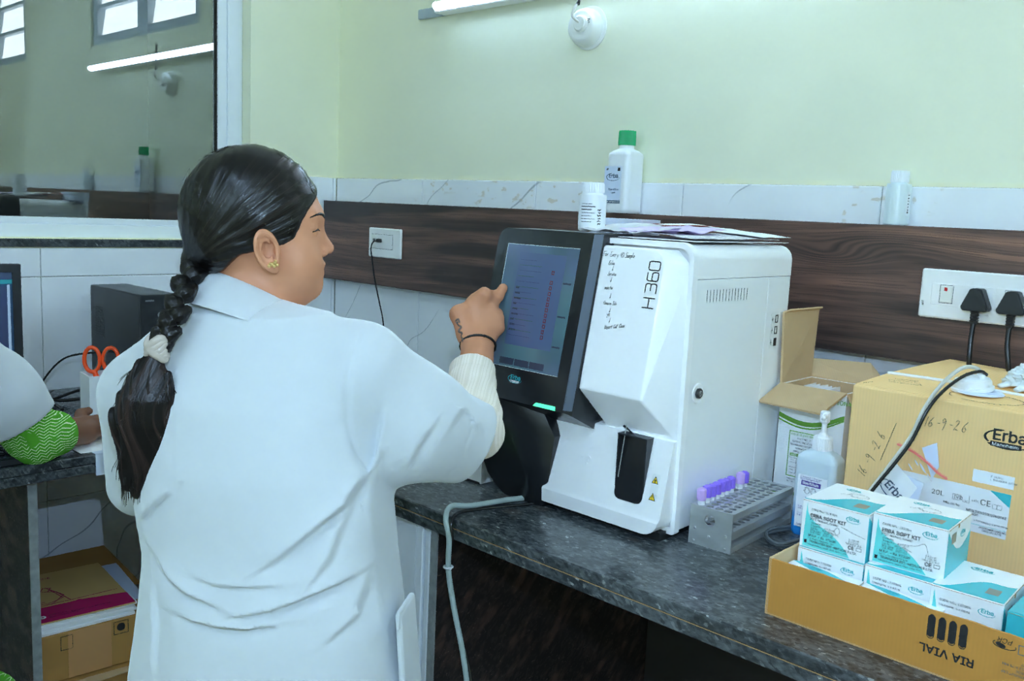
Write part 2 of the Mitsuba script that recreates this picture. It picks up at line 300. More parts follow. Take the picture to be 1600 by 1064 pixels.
add('grout', box(.0005, .0035, YB, -.0, ZF, 1.167), 'grout', WL, smooth=False)
# window in the left wall: granite sill, aluminium frame, film-coated glass, the dark room beyond
W1 = thing('window_1', None, None, kind='structure')
add('sill', box(-.098, .012, -2.37, -.318, 1.1705, 1.1915, .002), 'granite', W1)
add('frame', box(-.085, -.045, -2.35, -.324, 1.1925, 1.229, .002), 'aluminium_white', W1)
add('frame', box(-.080, -.050, -2.35, -.335, 1.2285, 1.2465, .002), 'aluminium_white', W1)
add('frame', box(-.085, -.045, -.372, -.324, 1.229, 2.3, .002), 'aluminium_white', W1)
add('frame', box(-.080, -.050, -.404, -.372, 1.2465, 2.26, .003), 'aluminium_white', W1)
add('frame', box(-.085, -.045, -2.35, -.324, 2.26, 2.298, .002), 'aluminium_white', W1)
add('frame', box(-.085, -.045, -2.35, -2.31, 1.229, 2.26, .002), 'aluminium_white', W1)
add('frame', box(-.085, -.045, -1.45, -1.39, 1.229, 2.26, .002), 'aluminium_white', W1)
add('gasket', box(-.0665, -.0515, -.4075, -.404, 1.2465, 2.26), 'rubber', W1)
add('glass', trimesh.Trimesh([(-.06, -1.40, 1.245), (-.06, -.405, 1.245), (-.06, -.405, 2.262), (-.06, -1.40, 2.262)], [[0, 1, 2], [0, 2, 3]], process=False), 'window_glass', W1, smooth=False)
add('glass', trimesh.Trimesh([(-.06, -2.32, 1.228), (-.06, -1.44, 1.228), (-.06, -1.44, 2.262), (-.06, -2.32, 2.262)], [[0, 1, 2], [0, 2, 3]], process=False), 'window_glass', W1, smooth=False)
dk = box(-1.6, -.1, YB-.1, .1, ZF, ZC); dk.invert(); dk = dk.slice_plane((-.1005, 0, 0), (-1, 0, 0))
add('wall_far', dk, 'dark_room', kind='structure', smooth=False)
# high ventilator windows: frosted panes lit by daylight
for k, (a, b) in enumerate(WIN_HI):
    W = thing(f'window_{k+2}', None, None, kind='structure')
    fr = cat_([box(a, b, .01, .05, 1.995, 2.03), box(a, b, .01, .05, 2.585, 2.62), box(a, a+.05, .01, .05, 2.03, 2.585), box(b-.05, b, .01, .05, 2.03, 2.585), box((a+b)/2-.05, (a+b)/2+.05, .01, .05, 2.03, 2.585)])
    add('frame', fr, 'aluminium_grey', W, smooth=False)
    for c0, c1 in ((a+.05, (a+b)/2-.05), ((a+b)/2+.05, b-.05)):
        for i in range(4):
            z0 = 2.03+i*.139
            q = trimesh.Trimesh([(c0, .03, z0+.012), (c1, .03, z0+.012), (c1, .05, z0+.139), (c0, .05, z0+.139)], [[0, 1, 2], [0, 2, 3]], process=False)
            add('pane', q, 'paper', W, smooth=False, emitter={'type': 'area', 'radiance': {'type': 'rgb', 'value': [PANE*.88, PANE*.96, PANE*1.08]}})
            add('slat', box(c0, c1, .02, .05, z0-.004, z0+.012), 'aluminium_grey', W, smooth=False)
# ------------------------------------------------------------------ lamps: the tube light in view, and unseen ones put in as room fill
def tube_light(name, x0, x1, label, power, M=None, group=None):
    L = thing(name, label, 'tube light', group)
    P = lambda m: m if M is None else (lambda q: (q.apply_transform(M), q)[1])(m.copy())
    add('housing', P(box(x0-.015, x1+.015, -.048, -.002, -.0155, .0155, .003)), 'switch_plastic', L)
    add('end_bracket', P(box(x0-.125, x0-.012, -.012, -.001, -.016, .012, .002)), 'aluminium_grey', L)
    th = np.linspace(0, np.pi, 13); prof = np.stack([-.048-.018*np.sin(th), .0125*np.cos(th)], 1)
    rings = [np.column_stack([np.full(13, x), prof[:, 0], prof[:, 1]]) for x in (x0, x1)]
    add('diffuser', P(loft(rings)), 'paper', L, smooth=40, emitter={'type': 'area', 'radiance': {'type': 'rgb', 'value': (COOL*power).tolist()}})
    return L
tube_light('wall_tube_light', .525, 1.735, 'glowing white tube light on the cream wall at the top edge, above the wood panel', TUBE_WALL, mat4((0, 0, 1.879), (1, 0, 0), (0, 1, 0), (0, 0, 1)))
tube_light('unseen_fill_tube', 0, 1.2, 'unseen white tube light added as fill on the wall behind the photographer', TUBE_FILL, mat4((2.6, YB, 2.35), (-1, 0, 0), (0, -1, 0), (0, 0, 1)))  # unseen fill lamp, added behind the camera
tube_light('unseen_fill_tube', 0, 1.2, 'unseen white tube light on the right-hand wall, strengthened as side fill', TUBE_FILL*1.5, mat4((XR, -1.1, 2.35), (0, -1, 0), (1, 0, 0), (0, 0, 1)))  # unseen lamp, strengthened to light the right-facing sides
tube_light('added_ceiling_tube', 0, 1.2, 'unseen white tube light added as fill on the ceiling behind the woman', TUBE_FILL, mat4((1.6, -2.4, ZC), (1, 0, 0), (0, 0, 1), (0, -1, 0)))  # overhead fill lamp, added out of view

# lamp holder and its cable on the wall
H = thing('lamp_holder', 'round white lamp holder on the cream wall near the tube light, twisted wires coming out', 'lamp holder')
RX = lambda m, x, z: (lambda q: (q.apply_transform(mat4((x, 0, z), (1, 0, 0), (0, 0, 1), (0, -1, 0))), q)[1])(m.copy())
add('base_plate', RX(lathe([(0, .0005), (.052, .0005), (.053, .003), (.050, .005), (0, .006)], 48), 1.046, 1.776), 'ivory_plastic', H, smooth=40)
add('dome', RX(lathe([(.046, .004), (.0455, .022), (.040, .034), (.036, .037), (.030, .0375), (0, .0375)], 48), 1.042, 1.776), 'ivory_plastic', H, smooth=40)
add('cap', RX(lathe([(.020, .036), (.0195, .046), (.016, .049), (0, .049)], 32), 1.048, 1.780), 'ivory_plastic', H, smooth=40)
fl = Face((1.046, -.0378, 1.776), (1, 0, 0), (0, 0, 1))
add('mark', fl.lines([[(.021, .009), (.027, .009)], [(.021, .013), (.027, .013)], [(.021, .005), (.027, .005)]], .0015), 'ink', H)
w1 = tube([(1.046, -.048, 1.786), (1.046, -.075, 1.795), (1.05, -.072, 1.812), (1.056, -.06, 1.83), (1.066, -.05, 1.86), (1.078, -.045, 1.92)], .0026, 8)
add('wire_sleeve', tube([(1.046, -.047, 1.782), (1.045, -.07, 1.792), (1.049, -.072, 1.806), (1.053, -.066, 1.82)], .0032, 8), 'hose_clear', H)
tw = np.array([(1.054+.024*t+.0026*math.sin(22*t), -.064+.015*t+.0026*math.cos(22*t), 1.818+.11*t) for t in np.linspace(0, 1, 40)])
add('wire', tube(tw, .0022, 7, 1), 'cable_black', H); tw2 = tw.copy(); tw2[:, 0] += -.0052*np.sin(22*np.linspace(0, 1, 40)); tw2[:, 1] -= .0052*np.cos(22*np.linspace(0, 1, 40))
add('wire', tube(tw2, .0022, 7, 1), 'cable_black', H)

# ------------------------------------------------------------------ wood panel on the back wall with socket plates
P = thing('wood_wall_panel', 'long dark wood-grain panel along the back wall, between two bands of white marble tile', 'wall panel')
add('board', box(.009, XR-.01, -.0595, -.0085, 1.0734, 1.3255, .0012), 'wood_laminate', P, smooth=False)
add('edge_strip', box(.009, XR-.01, -.0597, -.0085, 1.0722, 1.0742), 'wood_edge', P, smooth=False)
def plate(x0, x1, label):
    t = thing('socket_plate', label, 'socket plate')
    add('cover', box(x0, x1, -.0685, -.0598, 1.1597, 1.2495, .003), 'switch_plastic', t)
    return t
a = plate(.264, .419, 'small white socket plate near the face of the standing woman, a thin cable plugged in')
F1 = Face((.264, -.0687, 1.1597), (1, 0, 0), (0, 0, 1))
add('module_frame', F1.poly(sg.box(.017, .026, .118, .071).difference(sg.box(.018, .027, .117, .070))), 'ink_soft', a)
add('module', box(.282, .300, -.0705, -.0684, 1.187, 1.229, .0008), 'ivory_plastic', a); add('module', box(.301, .381, -.0700, -.0684, 1.187, 1.229, .0006), 'switch_plastic', a)
add('usb_slot', F1.rect(.024, .050, .036, .057, .0006, .0018), 'ink_soft', a)
CB = thing('thin_black_cable', 'thin black cable hanging from the small socket plate down to the counter', 'cable')
add('plug', box(.321, .333, -.086, -.0702, 1.206, 1.217, .002), 'black_matte', CB)
add('cord', tube([(.327, -.084, 1.211), (.318, -.092, 1.207), (.302, -.088, 1.187), (.295, -.078, 1.157), (.298, -.072, 1.11), (.303, -.066, 1.07), (.318, -.06, 1.011), (.331, -.058, .968), (.345, -.06, .90), (.37, -.075, .825), (.41, -.10, .7935)], .0021, 8), 'cable_black', CB)
b = plate(1.9235, 2.225, 'long white socket plate with a red-lit switch and two black plugs, at the right')
for (u0, u1) in ((1.944, 2.048), (2.052, 2.156)):
    add('module_frame', box(u0, u1, -.0697, -.0684, 1.184, 1.2245, .0006), 'switch_plastic', b)
    s = add('switch', box(u0+.016, u0+.037, -.0728, -.0696, 1.1895, 1.2205, .0015), 'ivory_plastic', b)
    add('indicator', box(u0+.0235, u0+.0285, -.0738, -.0727, 1.211, 1.2175), 'ink_red', s)
    add('outline', Face((u0, -.0698, 1.184), (1, 0, 0), (0, 0, 1)).poly(sg.box(.0148, .0045, .0382, .0375).difference(sg.box(.0156, .0053, .0374, .0367))), 'ink_soft', b)
F2 = Face((1.9235, -.0687, 1.1597), (1, 0, 0), (0, 0, 1))
add('handwriting', F2.lines([[(q[0]*0-(q[1]-.03)+.0085, q[0]+.022) for q in l] for l in script('uss', 0, .03, .006, 3)], .0007), 'ink', b)
for k, x in enumerate((2.026, 2.084)):
    pl = thing('power_plug', ['black three-pin plug nearer to the red-lit switch of the long socket plate', 'black three-pin plug right of the other plug in the long socket plate'][k], 'plug')
    tri = sg.Polygon([(-.021, -.012), (.021, -.012), (.019, -.016), (-.019, -.016)]).union(sg.Polygon([(-.021, -.012), (.021, -.012), (.008, .020), (-.008, .020)])).buffer(-.004).buffer(.006)
    bd = prism(tri, .022); bd.apply_transform(mat4((x, -.0702, 1.199), (1, 0, 0), (0, 0, 1), (0, -1, 0)))
    fc = prism(tri.buffer(-.002), .005); fc.apply_transform(mat4((x, -.0918, 1.199), (1, 0, 0), (0, 0, 1), (0, -1, 0)))
    add('body', bd, 'black_matte', pl); add('face', fc, 'black_satin', pl)
    add('strain_relief', cat_([box(x-.0062, x+.0062, -.090, -.0765, 1.162+.005*i, 1.1655+.005*i, .001) for i in range(5)]+[box(x-.005, x+.005, -.0885, -.078, 1.158, 1.187)]), 'rubber', pl)
    dx = [.004, .016][k]
    add('cord', tube([(x, -.083, 1.165), (x-.001+dx*.1, -.086, 1.13), (x+dx*.5, -.09, 1.09), (x+dx, -.08, 1.03), (x+dx+.01, -.055, .95), (x+.03, -.04, .86), (x+.04, -.04, .797)], .0042, 10), 'cable_black', pl)

# ------------------------------------------------------------------ counters
K = thing('granite_worktop', 'dark speckled granite worktop along the back wall, carrying the analyzer', 'worktop')
add('top_slab', box(.009, XR-.01, -.770, -.0085, .7697, .789, .0022), 'granite', K, smooth=False)
add('edge_slab', box(.69, XR-.01, -.770, -.69, .750, .7692, .0015), 'granite', K, smooth=False)
add('seam', box(.69, XR-.01, -.7692, -.70, .7690, .7699), 'kraft_edge', K, smooth=False)
K2 = thing('granite_worktop', 'dark granite worktop of the computer desk under the window', 'worktop')
add('top_slab', box(.009, .69, YB+.01, -.7705, .7697, .789, .0022), 'granite', K2, smooth=False)
add('edge_slab', box(.62, .69, YB+.01, -.7705, .750, .7692, .0015), 'granite', K2, smooth=False)
def slab_support(name, label, body, edge, mat):
    t = thing(name, label, 'support slab'); add('slab', body, mat, t, smooth=False); add('sawn_edge', edge, 'granite_edge', t, smooth=False)
slab_support('support_slab', 'upright brown granite slab carrying the worktop below the analyzer', box(1.353, 1.370, -.748, -.0085, ZF, .7495), box(1.3528, 1.3702, -.751, -.748, ZF, .7495), 'granite_brown')
slab_support('support_slab', 'upright granite slab under the worktop behind the cardboard tray end, right', box(2.60, 2.617, -.748, -.0085, ZF, .7495), box(2.5998, 2.6172, -.751, -.748, ZF, .7495), 'granite_brown')
slab_support('support_slab', 'upright dark slab under the computer desk, left of the cartons', box(.009, .652, -1.196, -1.179, ZF, .7495), box(.652, .655, -1.1962, -1.1788, ZF, .7495), 'granite_brown')
add('shade_panel', box(1.372, 2.598, -.055, -.0085, ZF, .7495), 'painted_shade', label='dark panel added for the shade on the tiles under the worktop, bottom right', cat='panel', smooth=False)  # dark sheet added in place of the shadowed tile wall
D = thing('cabinet_door', 'white ribbed aluminium cabinet door under the worktop beside the coat of the standing woman', 'cabinet door')
add('panel', box(.78, 1.351, -.742, -.730, ZF, .7495), 'aluminium_white', D, smooth=False)
for x0, x1, dd in ((1.296, 1.312, .008), (1.316, 1.334, .012), (1.337, 1.3505, .009), (.78, .80, .009)):
    add('rib', box(x0, x1, -.742-dd, -.7415, ZF, .7495, .002), 'aluminium_white', D, smooth=False)
s = thing('tape_strip', 'strip of clear tape on the front edge of the computer desk', 'tape')
add('film', box(.6895, .6925, -1.078, -1.052, .745, .7905), 'label_blue', s); add('film', box(.665, .692, -1.078, -1.052, .7893, .7905), 'label_blue', s)

# ------------------------------------------------------------------ the analyzer
A = thing('blood_analyzer', 'large white bench-top blood analyzer with a black touch screen housing, on the granite worktop', 'analyzer')
def rrect(x0, x1, z0, z1, tl=0, tr=0, br=0, bl=0, n=8):
    P = []
    for cx, cz, r, a0 in ((x1-tr, z1-tr, tr, 0), (x0+tl, z1-tl, tl, 90), (x0+bl, z0+bl, bl, 180), (x1-br, z0+br, br, 270)):
        P += [(cx+r*math.cos(math.radians(a0+90*i/n)), cz+r*math.sin(math.radians(a0+90*i/n))) for i in range(n+1)] if r else [(cx, cz)]
    return sg.Polygon(P)
def xz(poly, y0, y1):
    'extrude a polygon drawn in x and z from y0 (front) to y1'
    m = prism(poly, y1-y0); m.apply_transform(mat4((0, y1, 0), (1, 0, 0), (0, 0, 1), (0, -1, 0))); return m
def yz(poly, x0, x1):
    m = prism(poly, x1-x0); m.apply_transform(mat4((x0, 0, 0), (0, 1, 0), (0, 0, 1), (1, 0, 0))); return m
def MF(m): m = m.copy(); m.merge_vertices(); return m3.Manifold(m3.Mesh(m.vertices.astype(np.float32), m.faces.astype(np.uint32)))
add('body', xz(rrect(1.356, 1.7395, .803, 1.2222), -.553, -.226), 'side_plastic', A)
add('top_cover', xz(rrect(1.354, 1.742, 1.2235, 1.278, tl=.026, tr=.026), -.553, -.224), 'white_plastic', A)
add('side_panel', box(1.739, 1.742, -.551, -.307, .806, 1.2225, .0008), 'side_plastic', A); add('rear_strip', box(1.739, 1.742, -.3062, -.224, .806, 1.2225, .0008), 'side_plastic', A)
ringp = rrect(1.351, 1.7455, .799, 1.2815, tl=.028, tr=.028, br=.006).difference(rrect(1.36, 1.737, .81, 1.272, tl=.02, tr=.02))
add('rim', xz(ringp, -.566, -.552), 'white_plastic', A)
# upper front cover: leaning wedge with an overhanging lip
S0 = trimesh.creation.icosphere(subdivisions=2, radius=.007).vertices
pts = [(1.581, -.621, 1.029), (1.701, -.621, 1.029), (1.581, -.577, 1.262)]
pts += [(1.68+.021*math.cos(t), -.577-.004*(1-math.sin(t)), 1.240+.021*math.sin(t)) for t in np.linspace(0, np.pi/2, 6)]
wed = np.vstack([S0+np.array(p) for p in pts] + [np.array([(1.56, -.56, 1.268), (1.712, -.56, 1.268), (1.738, -.56, 1.245), (1.738, -.56, .952), (1.60, -.56, .947), (1.56, -.56, 1.0)])])
wedge = TM(m3.Manifold.hull_points(wed))
add('front_cover', wedge, 'white_plastic', A, smooth=35)
low = m3.Manifold.batch_boolean([MF(yz(sg.Polygon([(-.545, .802), (-.607, .802), (-.608, .826), (-.603, .834), (-.576, .958), (-.545, .962)]), 1.488, 1.741)), MF(xz(rrect(1.488, 1.7395, .802, .98, br=.032), -.65, -.5))], m3.OpType.Intersect)
bay = rrect(1.6415, 1.6995, .846, .9575, bl=.012, br=.012)
low = low - MF(xz(bay, -.63, -.556))
add('lower_front', TM(low), 'white_plastic', A, smooth=30)
by = add('sample_bay', xz(rrect(1.6405, 1.7005, .845, .960), -.566, -.5555), 'black_satin', A)
bl = xz(bay, -.5975, -.557); bl = TM(MF(bl) - MF(xz(bay.buffer(-.0022), -.7, -.559)))
bl = TM(MF(bl).split_by_plane((0, -.123, .027), -.0)[0]) if False else bl
add('liner', xz(bay.buffer(.0006).difference(bay.buffer(-.002)), -.596, -.558), 'black_satin', by)
add('glass_front', Face((0, -.6005, .845), (1, 0, 0), (0, .0262, .123)).put(prism(sa.translate(bay.buffer(-.001), 0, -.845), .002), lift=-.0018), 'black_plastic', by)
add('needle', tube([(1.652, -.588, .975), (1.652, -.6035, .885)], .0009, 8, 1), 'steel', by)
add('needle_arm', hull([(1.640, -.584, .967), (1.646, -.586, .971), (1.660, -.580, .957), (1.668, -.577, .952), (1.643, -.575, .962), (1.666, -.572, .950)]), 'black_satin', by)
add('base_foot', box(1.50, 1.73, -.585, -.24, .7895, .803), 'black_matte', A); add('base_foot', box(1.38, 1.46, -.56, -.24, .7895, .803), 'black_matte', A)
# touch screen housing
hp = MF(yz(sg.Polygon([(-.594, 1.288), (-.6535, .985), (-.572, .945), (-.50, .945), (-.50, 1.288)]), 1.343, 1.576))
hp = hp ^ MF(xz(rrect(1.343, 1.576, .94, 1.289, tl=.024, tr=.003), -.7, -.4))
nch = unit((.80, -.60*.981, .60*.193)); pe = np.array((1.566, -.594, 1.288))
hp = hp.trim_by_plane((-nch).tolist(), float(-nch@pe))
hs = add('screen_housing', TM(hp), 'black_plastic', A, smooth=False)
HF = Face((1.343, -.6535, .985), (1, 0, 0), (0, .0595, .303))
e0, e1 = HF.o+HF.u*.2215+HF.v*.004, HF.o+HF.u*.2215+HF.v*.307
q0, q1 = np.array([1.5745, -.6535+.0128, .987]), np.array([1.5745, -.594+.0128, 1.286])
add('bevel_strip', TM(m3.Manifold.hull_points(np.vstack([e0, e1, q0, q1, e0-nch*.003, e1-nch*.003, q0-nch*.003, q1-nch*.003])+nch*.0012)), 'bevel_grey', A, smooth=False)
sc = add('touch_screen', HF.rect(.0285, .0575, .1975, .2803, .0012), 'touch_screen', A)
R = lambda *q, m='screen_line', l=.0016: add('screen_field', HF.rect(*q, .0001, l), m, sc, smooth=False)
R(.062, .098, .172, .266, m='screen_violet', l=.0014)
for i in range(15): R(.066, .2520-i*.0098, .120 if i % 3 else .105, .2532-i*.0098, m='screen_green' if i % 2 else 'screen_line')
for i in range(9): R(.066, .200-i*.0095, .074+.004*(i % 3), .203-i*.0095, m='screen_dark')
for i, bq in enumerate([.2375]+[.2200-.0097*k for k in range(11)]):
    ss = .0072; r = HF.poly(sg.box(.144, bq-ss, .144+ss*.9, bq).difference(sg.box(.1458, bq-ss+.0018, .144+ss*.9-.0018, bq-.0018)), .0001, .0018)
    add('screen_button', r, 'screen_red', sc, smooth=False)
for a0 in (.058, .094, .130): R(a0, .062, a0+.034, .074, m='screen_dark')
for bq in (.216, .158, .105): R(.174, bq, .192, bq+.003, m='screen_dark')
add('film_edge', cat_([HF.rect(.0285, .0575, .0293, .2803, .0003, .0015), HF.rect(.0285, .0575, .1975, .0583, .0003, .0015), HF.rect(.0285, .2795, .1975, .2803, .0003, .0015)]), 'film_edge', sc)
def ellipse(cx, cy, rx, ry, n=40, a0=0, a1=360): return [(cx+rx*math.cos(math.radians(a0+(a1-a0)*i/n)), cy+ry*math.sin(math.radians(a0+(a1-a0)*i/n))) for i in range(n+1)]
def swoosh(cx, cy, rx, ry, w, a0=55, a1=330):
    o = ellipse(cx, cy, rx, ry, 40, a0, a1); i = ellipse(cx+w*.5, cy+w*.1, rx-w, ry-w*.8, 40, a0, a1); return sg.Polygon(o+i[::-1]).buffer(0)
def erba(face, a, b, h, mat, parent, lift=.0006, white=None, name='logo', sub=True):
    'the maker\'s lettering with its orbit: capitals h tall from (a, b)'
    m = [face.text('Erba', a, b, h, lift, bold=True), face.put(prism(swoosh(a+h*1.30, b+h*.20, h*1.95, h*.85, h*.13, 100, 215), .0002), lift=lift), face.put(prism(swoosh(a+h*1.30, b+h*.02, h*1.95, h*.75, h*.13, 215, 372), .0002), lift=lift)]
    k = add(name, cat_(m), mat, parent, smooth=False)
    if sub:
        bar = sg.box(a-h*.05, b-h*.62, a+h*2.55, b-h*.16)
        add('logo_bar', face.put(prism(bar, .0002), lift=lift), white or mat, parent, smooth=False)
        add('logo_text', face.text('Mannheim', a+h*.08, b-h*.54, h*.30, lift+.0003, sx=1.12), 'card_white' if not white else 'ink', parent, smooth=False)
    return k
erba(HF, .0905, .0372, .0085, 'ink_teal', hs, white='card_white')
add('status_light', HF.poly(sg.Polygon([(.1605, .0068), (.2040, .0074), (.2055, .0000), (.1545, .0000)]), .001, .0002), 'green_lamp', A, label='green glowing status light', emitter={'type': 'area', 'radiance': {'type': 'rgb', 'value': [.02, .40, .15]}})
# column below the housing
L = [(1.343, -.644, .985), (1.343, -.628, .885), (1.347, -.622, .855), (1.357, -.615, .825), (1.372, -.609, .805), (1.392, -.605, .7905)]
Rg = [(1.422, -.646, .942), (1.470, -.608, .7905)]; Rr = [(1.505, -.600, .922), (1.498, -.602, .842), (1.489, -.604, .826), (1.4895, -.603, .7905)]
bk = [(x, -.53, z) for x, _, z in L+Rr] + [(1.47, -.53, .985)]
add('housing_column', TM(m3.Manifold.hull_points(np.array(L+[(1.40, -.650, .985)]+Rg+Rr+[(1.46, -.60, .985)]+bk))), 'black_plastic', A, smooth=25)
# lettering and handwriting on the front cover
WF = Face((1.571, -.628, 1.022), (1, 0, 0), (0, .0442, .2335))
def glyph(L, b0, wdt, hgt=.0212, a=.1262):
    return [[(a-y*hgt, b0+x*wdt) for x, y in l] for l in L]
rnd = lambda x0, y0, x1, y1, r=.2: ellipse(x1-r, y1-r, r, r, 6, 0, 90)+ellipse(x0+r, y1-r, r, r, 6, 90, 180)+ellipse(x0+r, y0+r, r, r, 6, 180, 270)+ellipse(x1-r, y0+r, r, r, 6, 270, 360)
L0 = rnd(0, 0, 1, 1); L0 = [L0+[L0[0]]]; L6 = rnd(0, 0, 1, .56); L6 = [L6+[L6[0]], [(0, .3)]+ellipse(.2, .8, .2, .2, 6, 180, 90)+[(.9, 1)]]
L3 = [[(0, 1)]+ellipse(.8, .8, .2, .2, 6, 90, 0)+ellipse(.85, .68, .15, .15, 4, 0, -90)+[(.25, .53)], [(.25, .53)]+ellipse(.8, .33, .2, .2, 6, 90, 0)+ellipse(.8, .2, .2, .2, 6, 0, -90)+[(0, 0)]]
LH = [[(0, 0), (0, 1)], [(1, 0), (1, 1)], [(0, .5), (1, .5)]]
add('lettering', WF.lines(glyph(LH, .1545, .0160)+glyph(L3, .1790, .0150)+glyph(L6, .1985, .0140)+glyph(L0, .2160, .0145), .0019, .0016), 'ink', A, smooth=False, label='black H 360 lettering')
hw = []
for (t, a, b, h, s) in (('For Every 40 Sample', .0085, .2325, .0082, .012), ('Erba', .0225, .2185, .0072, .03), ('Service', .0250, .2005, .0062, .05), ('maintai', .0235, .1770, .0066, .06), ('Cleanse Soln', .0262, .1515, .0058, .03), ('yo', .0370, .1325, .0078, .05), ('Report Cell Clean', .0370, .1105, .0062, .20)):
    hw += script(t, a, b, h, hash_seed := len(t), s, adv=2.55)
for a, b in ((.0318, .2085), (.0325, .1895), (.0368, .1622), (.0410, .1388), (.0440, .1218)): hw += script('>', a, b, .0078, 2)
add('handwriting', WF.lines(hw, .00075, lift=.0014), 'ink', A, smooth=False)
LF = Face((1.49, -.6032, .834), (1, 0, 0), (0, .027, .124))
for i, r in enumerate((.0065, .0125, .0185)):
    arc = sg.LineString(ellipse(.080, .050, r, r, 14, 60, 120)).buffer(.0021); add('wave_emblem', LF.poly(arc, .0020, .0001), 'white_plastic', A)
st = add('warning_sticker', LF.rect(.2215, .0265, .2365, .070), 'card_white', A)
for b0 in (.0545, .0265):
    tr = sg.Polygon([(.2225, b0), (.2345, b0), (.2285, b0+.0115)])
    add('warning_sign', LF.poly(tr.buffer(.0004), .0002, .0006), 'ink', st); add('warning_field', LF.poly(tr.buffer(-.0007), .0002, .0008), 'ink_yellow', st)
    add('warning_mark', LF.put(prism((sg.Point(.2285, b0+.0048).buffer(.0017).union(sg.Point(.2285, b0+.0022).buffer(.0012))) if b0 > .04 else sg.box(.2279, b0+.0035, .2291, b0+.0080).union(sg.box(.2279, b0+.0014, .2291, b0+.0026)), .0002), lift=.0011), 'ink', st)
UF = Face((1.60, -.617, 1.008), (1, 0, 0), (0, -.055, .06))
# right side: vents, ports, lock
SF = Face((1.7422, -.553, .80), (0, 1, 0), (0, 0, 1))
for i in range(14): add('vent_slot', SF.rect(.0383+i*.01005, .3848, .0398+i*.01005, .4054, .0002, .0001), 'ink_soft', A, smooth=False)
pt = add('port_label', SF.rect(.2665, .2905, .2935, .3575), 'card_white', A, smooth=False)
for b0 in (.3375, .3165, .2945):
    add('port', SF.poly(sg.box(.2815, b0, .2915, b0+.0145).difference(sg.box(.2833, b0+.0018, .2897, b0+.0127)), .0008, .0004), 'ink' if b0 > .3 else 'black_matte', pt, smooth=False)
    add('port_icon', SF.lines([[(.272, b0+.002), (.272, b0+.012)], [(.269, b0+.006), (.272, b0+.009), (.275, b0+.006)]], .0008), 'ink', pt, smooth=False)
add('port_core', SF.rect(.283, .296, .290, .3075, .0006, .0004), 'black_matte', pt, smooth=False)
lk = lathe([(.0, .0065), (.0075, .0065), (.0085, .005), (.0085, .0015)], 32); ds = lathe([(.0085, .0012), (.0125, .0010), (.0155, .0022), (.0175, .0004)], 36)
SFm = lambda m, a, b: SF.put(m, a, b, 0)
dk_ = add('lock', SFm(lk, .0315, .2345), 'black_satin', A, label='black round key lock'); add('dish', SFm(ds, .0315, .2345), 'white_plastic', dk_, smooth=50); add('key_slot', SFm(cat_([box(-.0009, .0009, -.004, .004, .0066, .0069), lathe([(.004, .0066), (.0045, .0070), (.0050, .0066)], 24)]), .0315, .2345), 'steel', dk_)
# ------------------------------------------------------------------ bottles and papers on the panel ledge and on the analyzer
def rr(w, d, r): return sg.box(-w/2+r, -d/2+r, w/2-r, d/2-r).buffer(r, quad_segs=6)
def ring_of(poly, n=64):
    L = poly.exterior; return np.array([L.interpolate(t, normalized=True).coords[0] for t in np.linspace(0, 1, n, endpoint=False)])
def square_bottle(cx, cy, z0, w, d, h, r, neck, nz, n=64):
    B = ring_of(rr(w, d, r), n); th = np.arctan2(B[:, 1], B[:, 0]); N = np.stack([np.cos(th), np.sin(th)], 1)*neck
    rings = []
    for z, s in ((0, .90), (.004, .985), (.010, 1), (h-.002, 1), (h+.004, .97)): rings.append(np.column_stack([B*s, np.full(n, z)]))
    for k, t in enumerate((.25, .5, .75, 1)): rings.append(np.column_stack([B*.97*(1-t)+N*t, np.full(n, h+.004+(nz-h-.004)*(t**.7))]))
    rings.append(np.column_stack([N, np.full(n, nz+.010)]))
    return mv(loft(rings), cx, cy, z0)
def screw_cap(cx, cy, z0, r, h, mat, parent, ribs=36, name='cap'):
    n = ribs*2; a = np.linspace(0, 2*np.pi, n, endpoint=False); w = 1+.025*np.cos(a*ribs)
    C = lambda rad, z: np.column_stack([cx+np.cos(a)*rad*w, cy+np.sin(a)*rad*w, np.full(n, z0+z)])
    return add(name, loft([C(r*.98, 0), C(r, .002), C(r*.97, h-.003), C(r*.93, h)]), mat, parent, smooth=40)
b = thing('reagent_bottle', 'tall white bottle with a green cap standing on the top edge of the wood panel', 'bottle')
add('body', square_bottle(1.2135, -.0455, 1.3262, .065, .066, .135, .012, .0175, .150), 'hdpe', b, smooth=40)
screw_cap(1.2135, -.0455, 1.3262+.158, .0205, .034, 'cap_green', b)
bf = Face((1.181, -.0790, 1.3262), (1, 0, 0), (0, 0, 1))
lb = add('label', bf.rect(-.002, .022, .047, .108, .0004, .0003), 'label_blue', b)
erba(bf, .010, .081, .0098, 'ink_navy', lb, .0010, sub=False)
add('print', cat_([bf.text('Erba H360', .012, .052, .0042, .001, bold=True), bf.text('Lyse', .019, .045, .0042, .001, bold=True)]), 'ink_navy', lb, smooth=False)
add('print_bar', bf.rect(-.002, .022, .047, .0285, .0001, .0009), 'ink_navy', lb); add('print', bf.text('Erba Lachema s.r.o.', .003, .0238, .0034, .0012, bold=True), 'card_white', lb, smooth=False)
add('print_mark', bf.rect(.036, .097, .0435, .1045, .0001, .0009), 'ink', lb); add('drop_mark', bf.poly(sa.rotate(sa.scale(sg.Point(.006, .101).buffer(.004), .9, .55), 35), .0001, .0009), 'ink_soft', lb)
